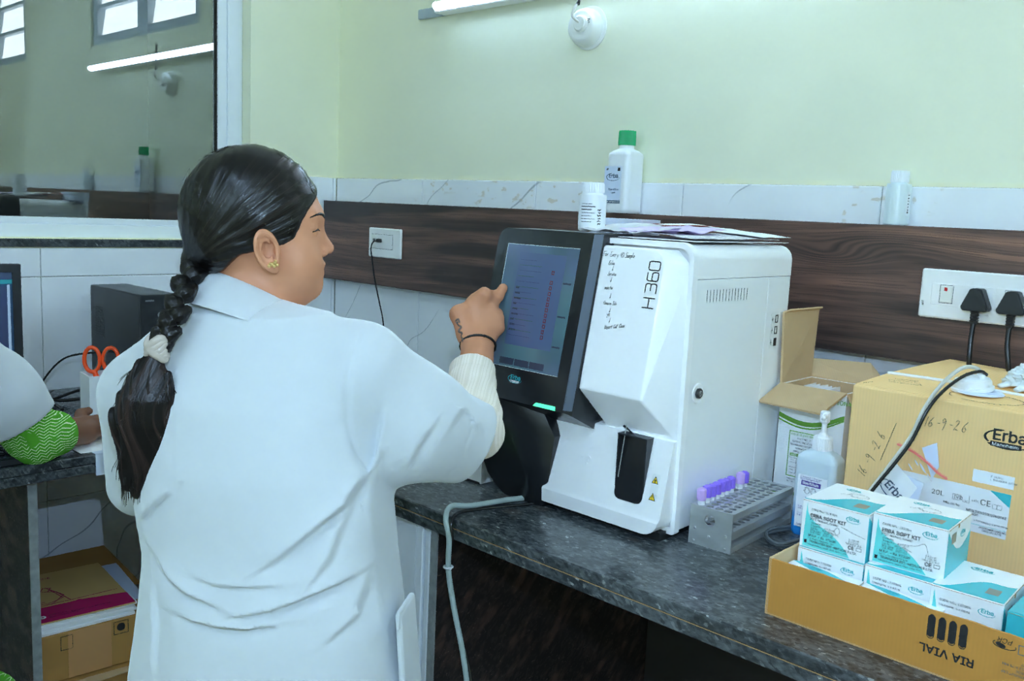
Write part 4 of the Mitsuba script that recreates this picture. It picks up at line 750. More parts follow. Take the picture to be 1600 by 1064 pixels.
add('print', cat_([CF.text('20L', .1385, .1285, .0075, .001), CF.text('IVD', .1715, .1290, .0052, .001), CF.text('CE', .2085, .1285, .0085, .001), CF.text('+2C', .184, .1265, .003, .001), CF.text('+30C', .1965, .1305, .003, .001), CF.text('Mfg. Lic. No.', .1575, .1185, .0030, .001, bold=True), CF.text('MFG/IVD/2022/000042', .1905, .1145, .0035, .001, bold=True), CF.text('170830', .1905, .1098, .0033, .001, bold=True), CF.text('H 360 Reagent Carrier Rinse', .2020, .1015, .0026, .001), CF.text('CUSTOMER CARE NO.', .2110, .0925, .0026, .001, bold=True), CF.text('1800 202 6778', .2150, .0887, .0026, .001, bold=True)]), 'ink', lb, smooth=False)
add('print_frame', cat_([CF.poly(sg.box(.1695, .1270, .1815, .1358).difference(sg.box(.1700, .1275, .1810, .1353)), .0001, .0008), CF.poly(sg.box(.2255, .1265, .2385, .1335).difference(sg.box(.2260, .127, .2380, .133)), .0001, .0008), CF.lines([[(.232, .127), (.232, .133)], [(.1935, .126), (.1935, .137)]], .0006, .0008)]), 'ink_soft', lb, smooth=False)
add('print_rule', CF.rect(.19, .0965, .247, .0971, .0001, .0008), 'teal_print', lb, smooth=False)
l2 = add('batch_label', CF.poly(sa.rotate(sg.box(.1950, .1620, .2495, .1790).buffer(.001), -.4)), 'label_white', C, smooth=False)
add('print', cat_([CF.text('R  110608', .2185, .1730, .0026, .0009), CF.text('L  B082025A  0278B', .2185, .1685, .0026, .0009)]), 'ink_soft', l2, smooth=False)
add('pen_circle', cat_([CTf.lines([ellipse(.187, .040, .052, .034, 50, -120, 215)], .0008), CTf.lines([[(.010, .010), (.018, .030)], [(.03, .065), (.075, .075), (.085, .060), (.035, .052)], [(.035, .080), (.07, .088), (.062, .080)]], .0005)]), 'ink', C, smooth=False)
add('strap', tube([(cx0+.006, -.240, cz1+.0075), (2.05, -.245, cz1+.009), (2.12, -.262, cz1+.0085), (2.17, -.268, cz1+.0085), (2.258, -.268, cz1+.009)], .0026, 8, 8, flat=None), 'card_white', C)
# reagent cap with its pick-up hoses, on the carton
q = thing('hose_assembly', 'white screw cap with clear and black hoses, on the big carton', 'hose')
ccx, ccy, ccz = 2.096, -.292, cz1+.0062
add('flange', lathe([(0, 0), (.034, 0), (.035, .001), (.033, .003), (0, .004)], 40, (ccx+.012, ccy-.006, ccz)), 'label_blue', q, smooth=40)
cm = rot(cat_([lathe([(.0290, .002), (.0308, .004), (.0308, .008), (.0280, .0095), (.0276, .0165), (.0250, .0205), (.0, .0210)], 48), lathe([(.012, .0205), (.012, .0245), (.009, .026), (.0, .026)], 24), mv(lathe([(.0065, .020), (.0065, .0285), (.004, .030), (0, .030)], 20), .012, .004, 0)]), -6, (0, 1, 0))
add('screw_cap', mv(rot(cm, 6, (1, 0, 0)), ccx, ccy, ccz), 'hdpe', q, smooth=35)
add('hose', tube([(2.108, -.285, ccz+.026), (2.098, -.300, ccz+.039), (2.083, -.318, ccz+.037), (2.071, -.362, ccz+.015), (2.061, -.398, 1.050), (2.051, -.408, 1.010), (2.034, -.418, .972), (2.010, -.43, .923), (1.985, -.438, .875), (1.955, -.44, .815)], .0031, 10), 'hose_clear', q, label='clear hose')
add('hose', tube([(2.112, -.288, ccz+.029), (2.107, -.306, ccz+.035), (2.094, -.34, ccz+.029), (2.079, -.38, ccz+.007), (2.068, -.405, 1.050), (2.055, -.415, 1.005), (2.038, -.424, .968), (2.013, -.436, .921), (1.99, -.445, .872), (1.96, -.447, .812)], .0026, 10), 'cable_black', q, label='black hose')
# gloves and strap of a black pouch behind the cap
g = thing('latex_gloves', 'crumpled white latex gloves on top of the big carton, right of the reagent cap', 'gloves')
def blob(c, r, seed, amp, sub=4):
    m = trimesh.creation.icosphere(subdivisions=sub); v = m.vertices; n_ = meshkit.fbm(v*1.7+seed, 4, seed)-.5; ri = np.abs(meshkit.fbm(v*2.6+seed*3, 3, seed+5)-.5)
    m.vertices = v*(1+amp*n_-amp*1.1*ri)[:, None]*np.array(r)+np.array(c); m.vertices[:, 2] = np.maximum(m.vertices[:, 2], c[2]-r[2]*.72); return m
add('palm', blob((2.158, -.205, cz1+.030), (.040, .042, .024), 3, 1.2), 'glove', g, smooth=True)
add('palm', blob((2.222, -.200, cz1+.030), (.040, .040, .019), 8, 1.2), 'glove', g, smooth=True)
for i, (a, b_) in enumerate((((2.14, -.21, cz1+.020), (2.118, -.235, cz1+.012)), ((2.155, -.235, cz1+.016), (2.150, -.262, cz1+.014)), ((2.175, -.235, cz1+.016), (2.182, -.268, cz1+.014)), ((2.20, -.225, cz1+.016), (2.212, -.258, cz1+.014)))):
    add('finger', tube([a, (np.array(a)+np.array(b_))/2+np.array([.003, 0, .002]), b_], [.010, .009, .006], 10, 5, flat=.55), 'glove', g, smooth=True)
add('black_pouch', rbox(2.205, 2.262, -.255, -.225, cz1+.0085, cz1+.020, .005), 'black_matte', label='black object lying before the gloves on the big carton, at the right edge', cat='pouch')
# zip bag with a folded leaflet leaning on the carton
zb = thing('zip_bag', 'clear zip bag with a pink seal and folded leaflets, leaning on the big carton', 'zip bag')
ZF_ = Face((1.938, -.418, .789), (1, 0, 0), (0, .18, 1.0))
add('film', ZF_.poly(sg.Polygon([(.088, .200), (.166, .165), (.150, .085), (.07, .070), (.043, .112)]), .0004, .0075), 'clear_film', zb, smooth=False)
add('leaflet', ZF_.poly(sg.Polygon([(.0845, .1750), (.1265, .1400), (.0985, .085), (.050, .105)]), .0012, .004), 'label_white', zb, smooth=False)
lf2 = add('leaflet', ZF_.poly(sg.Polygon([(.100, .158), (.134, .1495), (.126, .085), (.085, .085)]), .001, .0025), 'label_blue', zb, smooth=False)
add('leaflet', CF.poly(sg.Polygon([(.118, .196), (.1392, .2085), (.1460, .172), (.138, .150)]), .0006, .0012), 'label_blue', zb, smooth=False)
sl_ = catmull([(.088, .2000), (.112, .1935), (.136, .181), (.152, .170), (.166, .1640)], 6)[:, :2]
add('zip_seal', ZF_.put(prism(sg.LineString(sl_).buffer(.0014), .0012), lift=.008), pbr('zip_pink', rgb(238, 120, 116), .25), zb, smooth=False)
add('seal_strip', ZF_.put(prism(sg.LineString(sl_+np.array([.0006, .0023])).buffer(.0003), .0006), lift=.008), 'zip_pink', zb, smooth=False)
for k_, (c_, r_) in enumerate((((.130, .172), (.0014, .009)), ((.120, .178), (.0010, .005)), ((.142, .160), (.0011, .007)), ((.112, .170), (.0008, .006)))):
    add('crease', ZF_.put(prism(sa.rotate(sa.scale(sg.Point(*c_).buffer(1), *r_), 40), .0009), lift=.0078), 'pouch_film', zb, smooth=False)
ER = Face(ZF_.o+ZF_.u*.0765+ZF_.v*.1345+ZF_.n*.0055, ZF_.u*.80-ZF_.v*.60, ZF_.u*.60+ZF_.v*.80)
erba(ER, .0, .0, .0120, 'ink_navy', zb, .0004, sub=False)
add('teal_corner', ZF_.poly(sg.Polygon([(.1075, .1040), (.1125, .1120), (.1185, .107), (.1135, .099)]), .0003, .0058), 'ink_teal', zb, smooth=False)

# ------------------------------------------------------------------ cables on the worktop
cb = thing('coiled_cable', 'grey cable in loops on the worktop between the tube rack and the tray', 'cable')
LP = [(1.868+.028*math.cos(t)+.003*math.sin(3*t), -.402+.055*math.sin(t), .7935+.004*(1+math.sin(2*t+k))*.5+.0035*k) for k in range(2) for t in np.linspace(.3+k*.1, 2*np.pi+.2+k*.1, 14)]
add('cord', tube(LP+[(1.90, -.46, .794), (1.905, -.47, .7935)], .0032, 8, 5), pbr('cable_dark_grey', rgb(72, 80, 86), .4), cb)
cg = thing('grey_power_cable', 'light grey cable with a thin black cable, hanging over the worktop edge below the analyzer', 'cable')
add('cord', tube([(1.47, -.52, .794), (1.445, -.60, .7945), (1.432, -.64, .795), (1.428, -.675, .7965), (1.418, -.72, .797), (1.408, -.755, .801), (1.4215, -.7800, .789), (1.433, -.7815, .755), (1.434, -.781, .70), (1.450, -.781, .64), (1.484, -.783, .55), (1.50, -.785, .47), (1.505, -.785, .30), (1.49, -.785, .10), (1.48, -.77, ZF+.006)], .0050, 12, 10), 'cable_grey', cg, label='light grey cord')
add('thin_cord', tube([(1.49, -.53, .792), (1.468, -.615, .792), (1.452, -.66, .7925), (1.436, -.70, .7925), (1.424, -.752, .793), (1.4335, -.7775, .782), (1.436, -.7765, .75), (1.427, -.7785, .705), (1.442, -.779, .64), (1.488, -.778, .55), (1.507, -.780, .47), (1.512, -.78, .30), (1.50, -.78, .10), (1.49, -.765, ZF+.004)], .0028, 8, 10), 'cable_black', cg, label='thin black cord')
add('cable_tie', tube([(1.4405, -.7865, .705), (1.4375, -.789, .7045), (1.429, -.7875, .704), (1.4245, -.781, .7035), (1.428, -.774, .704), (1.4375, -.7745, .7045), (1.4415, -.78, .705), (1.4405, -.7865, .705)], .0017, 6, 4), 'hdpe', cg)
add('cable_tie_tail', box(1.4395, 1.4455, -.788, -.784, .7035, .7075, .0006), 'hdpe', cg)

# ------------------------------------------------------------------ printer between the corner and the analyzer
p = thing('printer', 'white printer with a dark open top on the worktop behind the pointing arm', 'printer')
x0, x1, y0, y1 = .93, 1.325, -.600, -.235
add('lower_case', xz(rrect(x0, x1, .7905, .888, tl=.012, tr=.012), y0, y1), 'white_plastic', p, smooth=30)
add('dark_well', box(x0+.03, x1-.03, y0+.10, y1-.028, .884, .8895), 'black_matte', p, smooth=False)
ty = np.linspace(0, 1, 16); prof = sg.Polygon([(y0-.001, .884)]+[(y0+.13*t, .888+.030*math.sin(math.pi*.5*t)) for t in ty]+[(y0+.155, .884)])
add('front_cover', yz(prof, x0+.02, x1-.02), 'white_plastic', p, smooth=40)
add('rear_guard', hull([(x0+.02, y1-.03, .885), (x1-.02, y1-.03, .885), (x0+.02, y1, .885), (x1-.02, y1, .885), (x0+.03, y1-.008, .953), (x1-.03, y1-.008, .940), (x0+.03, y1+.002, .953), (x1-.03, y1+.002, .940)]), 'white_plastic', p, smooth=False)
for i in range(24):
    xx = x0+.045+i*.0125; add('guide_tooth', box(xx, xx+.006, y1-.034, y1-.026, .900+.0006*(24-i)-.006, .912, .001), 'white_plastic', p, smooth=False)
add('base_line', box(x0+.004, x1-.004, y0-.0008, y0+.02, .7895, .7935), 'black_matte', p, smooth=False)
for i in range(9): add('roller', rot(mv(lathe([(0, -.006), (.007, -.006), (.007, .006), (0, .006)], 14), 0, 0, 0), 90, (0, 1, 0)).apply_translation((x0+.06+i*.034, y1-.055, .893)), 'rubber', p)

# ------------------------------------------------------------------ computer desk: tower, monitor, keyboard, pen box
t = thing('computer_tower', 'slim black desktop computer standing on the desk under the window, behind the braid', 'computer')
add('case', box(.112, .400, -.853, -.757, .7965, 1.0795, .003), 'tower_black', t, smooth=False); add('front_bezel', box(.399, .408, -.854, -.756, .7955, 1.0805, .002), 'black_satin', t, smooth=False)
tf = Face((.112, -.8532, .7965), (1, 0, 0), (0, 0, 1)); tp = Face((.4082, -.854, .7955), (0, 1, 0), (0, 0, 1))
for i in range(5):
    for j in range(12): add('vent_slot', tf.rect(.028+.012*i, .155+.0065*j, .037+.012*i, .1585+.0065*j, .0003, .0002), 'hole_dark', t, smooth=False)
add('badge', tp.rect(.012, .268, .034, .272, .0003, .0002), 'ink_soft', t); add('drive_slot', tp.rect(.014, .16, .082, .174, .0004, .0002), 'black_matte', t); add('power_button', tp.put(lathe([(0, .0015), (.006, .0015), (.0065, 0)], 20), .048, .235, .0001), 'ink_soft', t)
for a_, b_ in ((.14, -.83), (.14, -.78), (.37, -.83), (.37, -.78)): add('foot', box(a_-.01, a_+.01, b_-.01, b_+.01, .7892, .797), 'rubber', t)
m_ = thing('monitor', 'black computer monitor at the left edge, screen lit blue', 'monitor')
M0 = rotz(trimesh.Trimesh([(.22, -1.053, .86)], [], process=False), 0).vertices[0]
def mon(m): return rotz(m, -8, (.22, -1.055, 0))
add('frame', mon(TM(MF(box(.195, .225, -1.53, -1.055, .885, 1.142)) - MF(box(.218, .24, -1.512, -1.073, .905, 1.124)))), 'black_satin', m_, smooth=False)
sc2 = add('screen', mon(box(.2150, .2185, -1.513, -1.072, .904, 1.125)), pbr('monitor_screen', rgb(52, 84, 116), .12), m_, smooth=False)
for (a0, a1, b0, b1, mm) in ((-1.513, -1.073, 1.108, 1.1245, 'screen_violet'), (-1.513, -1.073, 1.096, 1.106, 'ink_teal'), (-1.50, -1.085, .93, 1.09, 'screen_line'), (-1.084, -1.078, .92, 1.094, 'label_blue')): add('screen_field', mon(box(.2186, .2189, a0, a1, b0, b1)), mm, sc2, smooth=False)
add('neck', box(.15, .19, -1.33, -1.27, .80, .98, .004), 'black_matte', m_); add('stand_base', box(.10, .26, -1.40, -1.20, .7892, .802, .004), 'black_matte', m_)
kb = thing('keyboard', 'black keyboard on the computer desk under the white sleeve', 'keyboard')
add('base', box(.525, .682, -1.62, -1.188, .7893, .806, .003), 'black_satin', kb)
pal = mikit.ply(box(-.0080, .0080, -.0080, .0080, 0, .006, .0018), 'key_black', smooth=False)
n_ = 0
for i in range(6):
    for j in range(22):
        key = add('key', pal, None, kb); scene[key] = {**pal, 'to_world': T().translate([.545+i*.0205, -1.205-j*.0188, .8058])}
kt = Face((0, 0, .8119), (0, 1, 0), (-1, 0, 0))
add('key_legend', cat_([Face((.545+i*.0205, -1.205-j*.0188, .8119), (0, 1, 0), (-1, 0, 0)).text(ch, -.003, -.002, .005, .0002) for (i, j, ch) in [(i, j, '1234567890QWERTYUIOPASDFGH'[(i*5+j) % 26]) for i in range(6) for j in range(6)]]), 'card_white', kb, smooth=False)
pb = thing('pen_box', 'white card box holding orange-handled scissors, on the computer desk', 'box')
Rp = lambda m: mv(rotz(m, -6, (.31, -.94, 0)), .016, .015, 0)
add('walls', Rp(TM(MF(box(.268, .345, -.968, -.890, .7893, .884)) - MF(box(.271, .342, -.965, -.893, .792, .95)))), 'card_white', pb, smooth=False)
add('pen_mark', Rp(Face((.3452, -.968, .7893), (0, 1, 0), (0, 0, 1)).lines([[(.02, .078), (.024, .080), (.028, .078)]], .001)), 'ink_soft', pb, smooth=False)
sc_ = thing('scissors', 'orange and grey scissors standing handles up in the white card box', 'scissors')
Sf = Face((.320, -.912, .880), (.62, .78, 0), (0, 0, 1))
for k_, (cx_, rx_) in enumerate(((-.0215, .0195), (.0220, .0195))):
    lp = np.array(ellipse(cx_, .036, rx_*.92, .0300, 40)); w_ = np.array([Sf.o+Sf.u*a_+Sf.v*b_ for a_, b_ in lp])
    add('handle', tube(w_[:-1].tolist()+[w_[0]], .0048, 10, 1, cap=False), 'orange_plastic', sc_, smooth=True)
    ar = lp[4:18] if k_ == 0 else lp[4:20]; add('grip', tube([Sf.o+Sf.u*(cx_+(a_-cx_)*.90)+Sf.v*(.036+(b_-.036)*.93)-Sf.n*.0006 for a_, b_ in (lp[-8:-1] if k_ == 0 else lp[12:22])], .0046, 8, 1), 'grey_grip', sc_, smooth=True)
    add('shank', tube([Sf.o+Sf.u*cx_*.8+Sf.v*.008, Sf.o+Sf.u*cx_*.45-Sf.v*.012, Sf.o-Sf.u*cx_*.1-Sf.v*.045], [.0058, .0066, .005], 10, 5), 'orange_plastic', sc_, smooth=True)
    add('blade', tube([Sf.o-Sf.u*cx_*.1-Sf.v*.040, Sf.o-Sf.u*cx_*.3-Sf.v*.082], [.004, .0015], 6, 1), 'steel', sc_)
for i, pts in enumerate(([(.05, -.93, .795), (.12, -.98, .80), (.15, -.99, .84), (.20, -.955, .905), (.26, -.90, .925), (.30, -.86, .93)], [(.05, -.95, .795), (.16, -.97, .798), (.22, -.93, .825), (.28, -.88, .845), (.33, -.86, .85)], [(.06, -.97, .795), (.18, -.965, .797), (.24, -.92, .807), (.30, -.875, .812), (.36, -.86, .81)], [(.07, -.985, .794), (.20, -.985, .796), (.28, -.99, .795)])):
    c_ = thing('black_cable', ['thin black cable arching up behind the scissors', 'black cable rising from the desk behind the white card box', 'black cable bundled low behind the white card box', 'black cable lying flat on the desk behind the white card box'][i], 'cable'); add('cord', tube(pts, [.0024, .0038, .0044, .0034][i], 8), 'cable_black', c_)
sheet([(.56, -1.10), (.672, -1.10), (.672, -1.0), (.57, -1.0)], [.7905]*4, .0012, 'paper', 'paper_slip', None, 21, 10, .0006); tag('paper_slip', 'white slip of paper at the edge of the computer desk under the hand', 'paper')
# cartons and files under the computer desk
def oblong(x0, x1, y0, y1, z0, z1, deg, name, label, cat, mat):
    k = thing(name, label, cat); R2 = lambda m: rotz(m, deg, ((x0+x1)/2, (y0+y1)/2, 0)); add('box', R2(box(x0, x1, y0, y1, z0, z1, .0015)), mat, k, smooth=False); return k, R2
k, R2 = oblong(.13, .592, -1.168, -.90, .268, .375, -5, 'storage_carton', 'upper brown carton under the computer desk, carrying the files', 'carton', 'kraft_dark')
kf = Face((.5924, -1.168, .268), (0, 1, 0), (0, 0, 1)); add('parcel_tape', R2(kf.rect(.085, .001, .175, .106)), 'parcel_tape', k, smooth=False)
add('print', R2(cat_([kf.poly(sg.box(.070, .068, .095, .100).difference(sg.box(.0712, .0692, .0938, .0988))), kf.poly(sg.box(.180, .072, .212, .102).difference(sg.box(.1812, .0732, .2108, .1008))), kf.poly(sg.Point(.196, .088).buffer(.009))])), 'ink', k, smooth=False)
k, R2 = oblong(.12, .605, -1.172, -.905, ZF+.0005, .2655, -6, 'storage_carton', 'lower brown carton on the floor under the computer desk', 'carton', 'kraft_dark')
add('loose_flap', R2(hull([(.585, -1.165, .262), (.585, -.92, .262), (.622, -1.15, .250), (.622, -.93, .262), (.585, -1.165, .2655), (.585, -.92, .2655), (.622, -1.15, .2525), (.622, -.93, .2645)])), 'kraft_flap', k, smooth=False)
for i in range(4): add('document_sheaf', rotz(box(.34-.003*i, .588-.004*(i % 2), -1.150+.004*(i % 3), -.948+.003*(i % 2), .3756+.0068*i, .3820+.0068*i, .0008), -5+[0, 1.5, -1, 2, 0][i], (.46, -1.05, 0)), 'paper', smooth=False, label='%s sheaf in the pile of white papers under the desk' % ('lowest', 'second lowest', 'second highest', 'highest')[i], cat='papers')
fo = thing('file_folder', 'manila and magenta cardboard folder on top of the papers under the computer desk', 'folder')
RF = lambda m: rotz(m, -6, (.45, -1.05, 0))
add('cover', RF(box(.315, .590, -1.158, -.945, .4035, .4070, .0008)), 'manila', fo, smooth=False); ff = Face((.590, -1.158, .4071), (0, 1, 0), (-1, 0, 0))
add('magenta_band', RF(ff.poly(sg.Polygon([(.0, .0), (.213, .0), (.213, .062), (.125, .078), (.115, .083), (.105, .078), (.0, .080)]))), 'magenta', fo, smooth=False)
add('line_drawing', RF(ff.lines([[(.0, .10), (.06, .095), (.09, .11), (.075, .17)], [(.06, .085), (.095, .125), (.070, .185)], [(.10, .09), (.085, .15), (.05, .17)], [(.055, .165), (.065, .185), (.08, .178), (.07, .16)], [(.0, .088), (.10, .088), (.2, .092)], [(.0, .112), (.05, .105)]], .0022)), 'magenta_ink', fo, smooth=False)
add('print', RF(cat_([ff.text('the', .005, .118, .016), ff.text('RECORDS', .03, .235, .010)])), 'magenta_ink', fo, smooth=False); add('emblem', RF(ff.poly(sg.Point(.028, .028).buffer(.007).difference(sg.Point(.028, .028).buffer(.003)), .0003, .0006)), 'card_white', fo, smooth=False); add('print', RF(cat_([ff.text('HOSPITAL', .04, .028, .006, .0006), ff.text('RECORDS FILE', .04, .018, .006, .0006), ff.text('Patient care and trust', .085, .024, .006, .0006)])), pbr('ink_plum', rgb(110, 14, 60), .5), fo, smooth=False)
add('loose_paper', rotz(box(.30, .54, -.955, -.895, .3835, .3850), -8, (.42, -.92, 0)), 'label_blue', smooth=False, label='pale blue papers sticking out right of the magenta folder', cat='papers')
add('cardboard_sheet', hull([(.14, -1.14, .3765), (.30, -1.13, .3765), (.45, -.88, .3765), (.16, -.85, .3785), (.14, -1.14, .3805), (.30, -1.13, .3805), (.45, -.88, .3805), (.16, -.85, .3825)]), 'kraft_dark', smooth=False, label='flattened brown cardboard behind the folder under the computer desk', cat='cardboard')
# ------------------------------------------------------------------ people: smooth bodies from distance fields
V = lambda *a: np.array(a, float)
def sd_cap(P, a, b, ra, rb=None):
    a, b = np.asarray(a, float), np.asarray(b, float); rb = ra if rb is None else rb; d = b-a
    t = np.clip((P-a)@d/(d@d), 0, 1); return np.linalg.norm(P-a-t[:, None]*d, axis=1) - (ra+(rb-ra)*t)
def sd_ell(P, c, r, M=None):
    q = P-np.asarray(c); q = q@M.T if M is not None else q; r = np.asarray(r, float)
    k0 = np.linalg.norm(q/r, axis=1); k1 = np.linalg.norm(q/r**2, axis=1)+1e-9; return k0*(k0-1)/k1
def smin(a, b, k): h = np.clip(.5+.5*(b-a)/k, 0, 1); return b+(a-b)*h-k*h*(1-h)
def smax(a, b, k): return -smin(-a, -b, k)
def poly_dist(P, L):
    d = np.full(len(P), 9.0); t_ = np.zeros(len(P)); n = len(L)-1
    for i, (a, b) in enumerate(zip(L[:-1], L[1:])):
        e = b-a; t = np.clip((P-a)@e/(e@e), 0, 1); q = np.linalg.norm(P-a-t[:, None]*e, axis=1); m = q < d; d[m] = q[m]; t_[m] = (i+t[m])/n
    return d, t_
def sdf_mesh(f, lo, hi, h, B=8, slack=1.3):
    lo, hi = np.asarray(lo, float), np.asarray(hi, float); nb = np.ceil((hi-lo)/(h*B)).astype(int); N = nb*B+1
    I = np.stack(np.meshgrid(*[np.arange(k) for k in nb], indexing='ij'), -1).reshape(-1, 3)
    c = lo+(I+.5)*B*h; fc = np.concatenate([f(c[i:i+200000]) for i in range(0, len(c), 200000)])
    D = np.full(N, 1.0, np.float32)
    ins = I[fc < 0]
    r = np.arange(B+1)
    for i, j, k in ins: D[i*B:i*B+B+1, j*B:j*B+B+1, k*B:k*B+B+1] = -1.0
    act = I[np.abs(fc) < B*h*.87*slack]
    L = np.stack(np.meshgrid(r, r, r, indexing='ij'), -1).reshape(-1, 3)
    for s in range(0, len(act), 600):
        A_ = act[s:s+600]; G_ = (A_[:, None, :]*B+L[None]).reshape(-1, 3); D[G_[:, 0], G_[:, 1], G_[:, 2]] = f(lo+G_*h)
    S = D < 0
    cell = np.zeros(N-1, np.int16)
    for a in (0, 1):
        for b in (0, 1):
            for c_ in (0, 1): cell += S[a:N[0]-1+a, b:N[1]-1+b, c_:N[2]-1+c_]
    on = (cell > 0) & (cell < 8); idx = np.full(N-1, -1, np.int64); idx[on] = np.arange(on.sum()); C_ = np.argwhere(on)
    acc, cnt = np.zeros((len(C_), 3)), np.zeros(len(C_))
    off = [(a, b, c_) for a in (0, 1) for b in (0, 1) for c_ in (0, 1)]
    for p in off:
        for ax in range(3):
            if p[ax]: continue
            q = list(p); q[ax] = 1
            d0 = D[C_[:, 0]+p[0], C_[:, 1]+p[1], C_[:, 2]+p[2]]; d1 = D[C_[:, 0]+q[0], C_[:, 1]+q[1], C_[:, 2]+q[2]]
            m = (d0 < 0) != (d1 < 0); t = np.where(m, d0/np.where(m, d0-d1, 1), 0)
            pt = np.array(p, float)[None].repeat(len(C_), 0); pt[:, ax] = t; acc[m] += pt[m]; cnt[m] += 1
    v = lo+(C_+acc/cnt[:, None])*h; F = []
    for ax in range(3):
        b, c_ = (ax+1) % 3, (ax+2) % 3
        sl0 = [slice(1, -1)]*3; sl0[ax] = slice(0, -1); sl1 = list(sl0); sl1[ax] = slice(1, None)
        s0, s1 = S[tuple(sl0)], S[tuple(sl1)]; E_ = np.argwhere(s0 != s1); flip = s0[s0 != s1]
        base = E_.copy(); base[:, b] += 1; base[:, c_] += 1
        def at_(db, dc): q = base.copy(); q[:, b] += db; q[:, c_] += dc; return idx[q[:, 0], q[:, 1], q[:, 2]]
        q = np.stack([at_(-1, -1), at_(0, -1), at_(0, 0), at_(-1, 0)], 1); q[~flip] = q[~flip][:, ::-1]; F.append(q)
    F = np.vstack(F); F = F[(F >= 0).all(1)]
    return trimesh.Trimesh(v, np.vstack([F[:, [0, 1, 2]], F[:, [0, 2, 3]]]), process=False)

# --- the woman at the analyzer: frames
HE = V(1.336, -1.0785, 1.2523); HF_ = unit(V(.574, .815, 0)); HS = np.cross(HF_, V(0, 0, 1)); HM = np.stack([HF_, HS, V(0, 0, 1)])
def hd(f, s, u): return HE+HF_*f+HS*s+V(0, 0, u)
def hl(P): return (P-HE)@HM.T
TRt, TF = unit(V(.85, .525, 0)), unit(V(-.525, .85, 0))
zt_ = [-.1, .30, .50, .65, .75, .82, .95, 1.04, 1.10, 1.16]
ta = [.232, .222, .210, .198, .188, .180, .188, .180, .160, .10]; tb = [.18, .172, .166, .156, .142, .136, .134, .126, .105, .07]
tcx = [1.454, 1.454, 1.451, 1.445, 1.434, 1.420, 1.394, 1.368, 1.355, 1.350]; tcy = [-1.134, -1.134, -1.133, -1.130, -1.125, -1.122, -1.125, -1.122, -1.119, -1.114]
def sd_torso(P, grow=0.0):
    z = P[:, 2]; a, b = np.interp(z, zt_, ta)+grow, np.interp(z, zt_, tb)+grow; dx, dy = P[:, 0]-np.interp(z, zt_, tcx), P[:, 1]-np.interp(z, zt_, tcy)
    q = np.stack([(dx*TRt[0]+dy*TRt[1])/a, (dx*TF[0]+dy*TF[1])/b], 1); q = np.abs(q)
    k0 = (q[:, 0]**2.4+q[:, 1]**2.4)**(1/2.4); return np.maximum((k0-1)*np.minimum(a, b)*.95, z-1.15-grow)
shR, shL = V(1.5060, -1.0300, 1.088), V(1.2090, -1.2150, 1.022); slM, slE = V(1.5230, -.9565, 1.0035), V(1.5309, -.8357, .9560)
elR, cuffR, wR = V(1.4973, -.8037, .9678), V(1.4207, -.7295, 1.0415), V(1.3937, -.6914, 1.0821)
elL, hdL = V(1.175, -1.20, .872), V(1.05, -.99, .868)
nk0, nk1 = hd(-.025, 0, -.055), V(1.345, -1.125, 1.115)
SLN, SLC = unit(.80*rt-.45*up+.42*fw), V(1.5305, -.8399, .9425)
def sd_sleeveR(P):
    d = smin(sd_cap(P, shR, slM+V(0, 0, .006), .066, .078), sd_cap(P, slM+V(0, 0, -.004), slE, .082, .066), .04)
    ax = unit(slE-slM); d = smax(d, (P-slE)@ax-.012, .006); return smax(d, (P-SLC)@SLN, .006)
def sd_coat(P):
    d = sd_torso(P)
    tr = smin(sd_cap(P, nk1+V(0, 0, .012), shR+V(-.01, -.01, -.008), .060, .060), sd_cap(P, nk1+V(0, 0, .004), shL+V(.012, .01, -.002), .058, .054), .03)
    d = smin(d, tr, .05); d = smin(d, sd_sleeveR(P), .030)
    d = smin(d, sd_cap(P, shL, elL, .058, .052), .035)
    return smax(d, -(P[:, 2]-.33), .006)
WOMAN_CREASES = [(np.array([[1.566,-1.06,0.952],[1.576,-1.107,0.921],[1.569,-1.143,0.899],[1.551,-1.183,0.865],[1.531,-1.209,0.842]]), 0.01705, 0.00935),
    (np.array([[1.456,-1.263,0.824],[1.486,-1.247,0.817],[1.525,-1.219,0.82],[1.557,-1.186,0.826]]), 0.0093, 0.00765),
    (np.array([[1.498,-1.247,0.778],[1.55,-1.202,0.794],[1.584,-1.144,0.817],[1.591,-1.099,0.828]]), 0.0155, 0.0085),
    (np.array([[1.436,-1.281,0.772],[1.49,-1.254,0.767],[1.527,-1.229,0.768],[1.563,-1.194,0.776]]), 0.01705, 0.00765),
    (np.array([[1.391,-1.287,0.837],[1.423,-1.28,0.816],[1.456,-1.267,0.801],[1.5,-1.243,0.789]]), 0.01705, 0.0085),
    (np.array([[1.56,-1.039,0.941],[1.555,-1.013,0.829],[1.6,-1.028,0.657]]), 0.01395, 0.00765),
    (np.array([[1.556,-1.02,0.933]]), 0.0093, 0.00595),
    (np.array([[1.592,-0.94,1.059],[1.598,-0.913,1.033],[1.613,-0.956,1.013]]), 0.0093, 0.0085),
    (np.array([[1.352,-1.29,0.872],[1.383,-1.283,0.905],[1.412,-1.27,0.932]]), 0.0124, 0.0085),
    (np.array([[1.573,-1.084,0.942],[1.581,-1.13,0.857],[1.572,-1.173,0.805]]), 0.0062, 0.0102),
    (np.array([[1.581,-1.002,0.952],[1.599,-1.002,0.988],[1.608,-0.969,1.031]]), 0.0062, 0.0119),
    (np.array([[1.568,-1.064,0.951],[1.562,-1.045,0.987],[1.573,-1.044,1.043]]), 0.0093, 0.0102),
    (np.array([[1.586,-1.064,0.814],[1.601,-1.101,0.775],[1.595,-1.158,0.746]]), 0.0062, 0.0102),
    (np.array([[1.391,-1.291,0.804],[1.409,-1.293,0.748],[1.422,-1.303,0.684]]), 0.0062, 0.0102)]
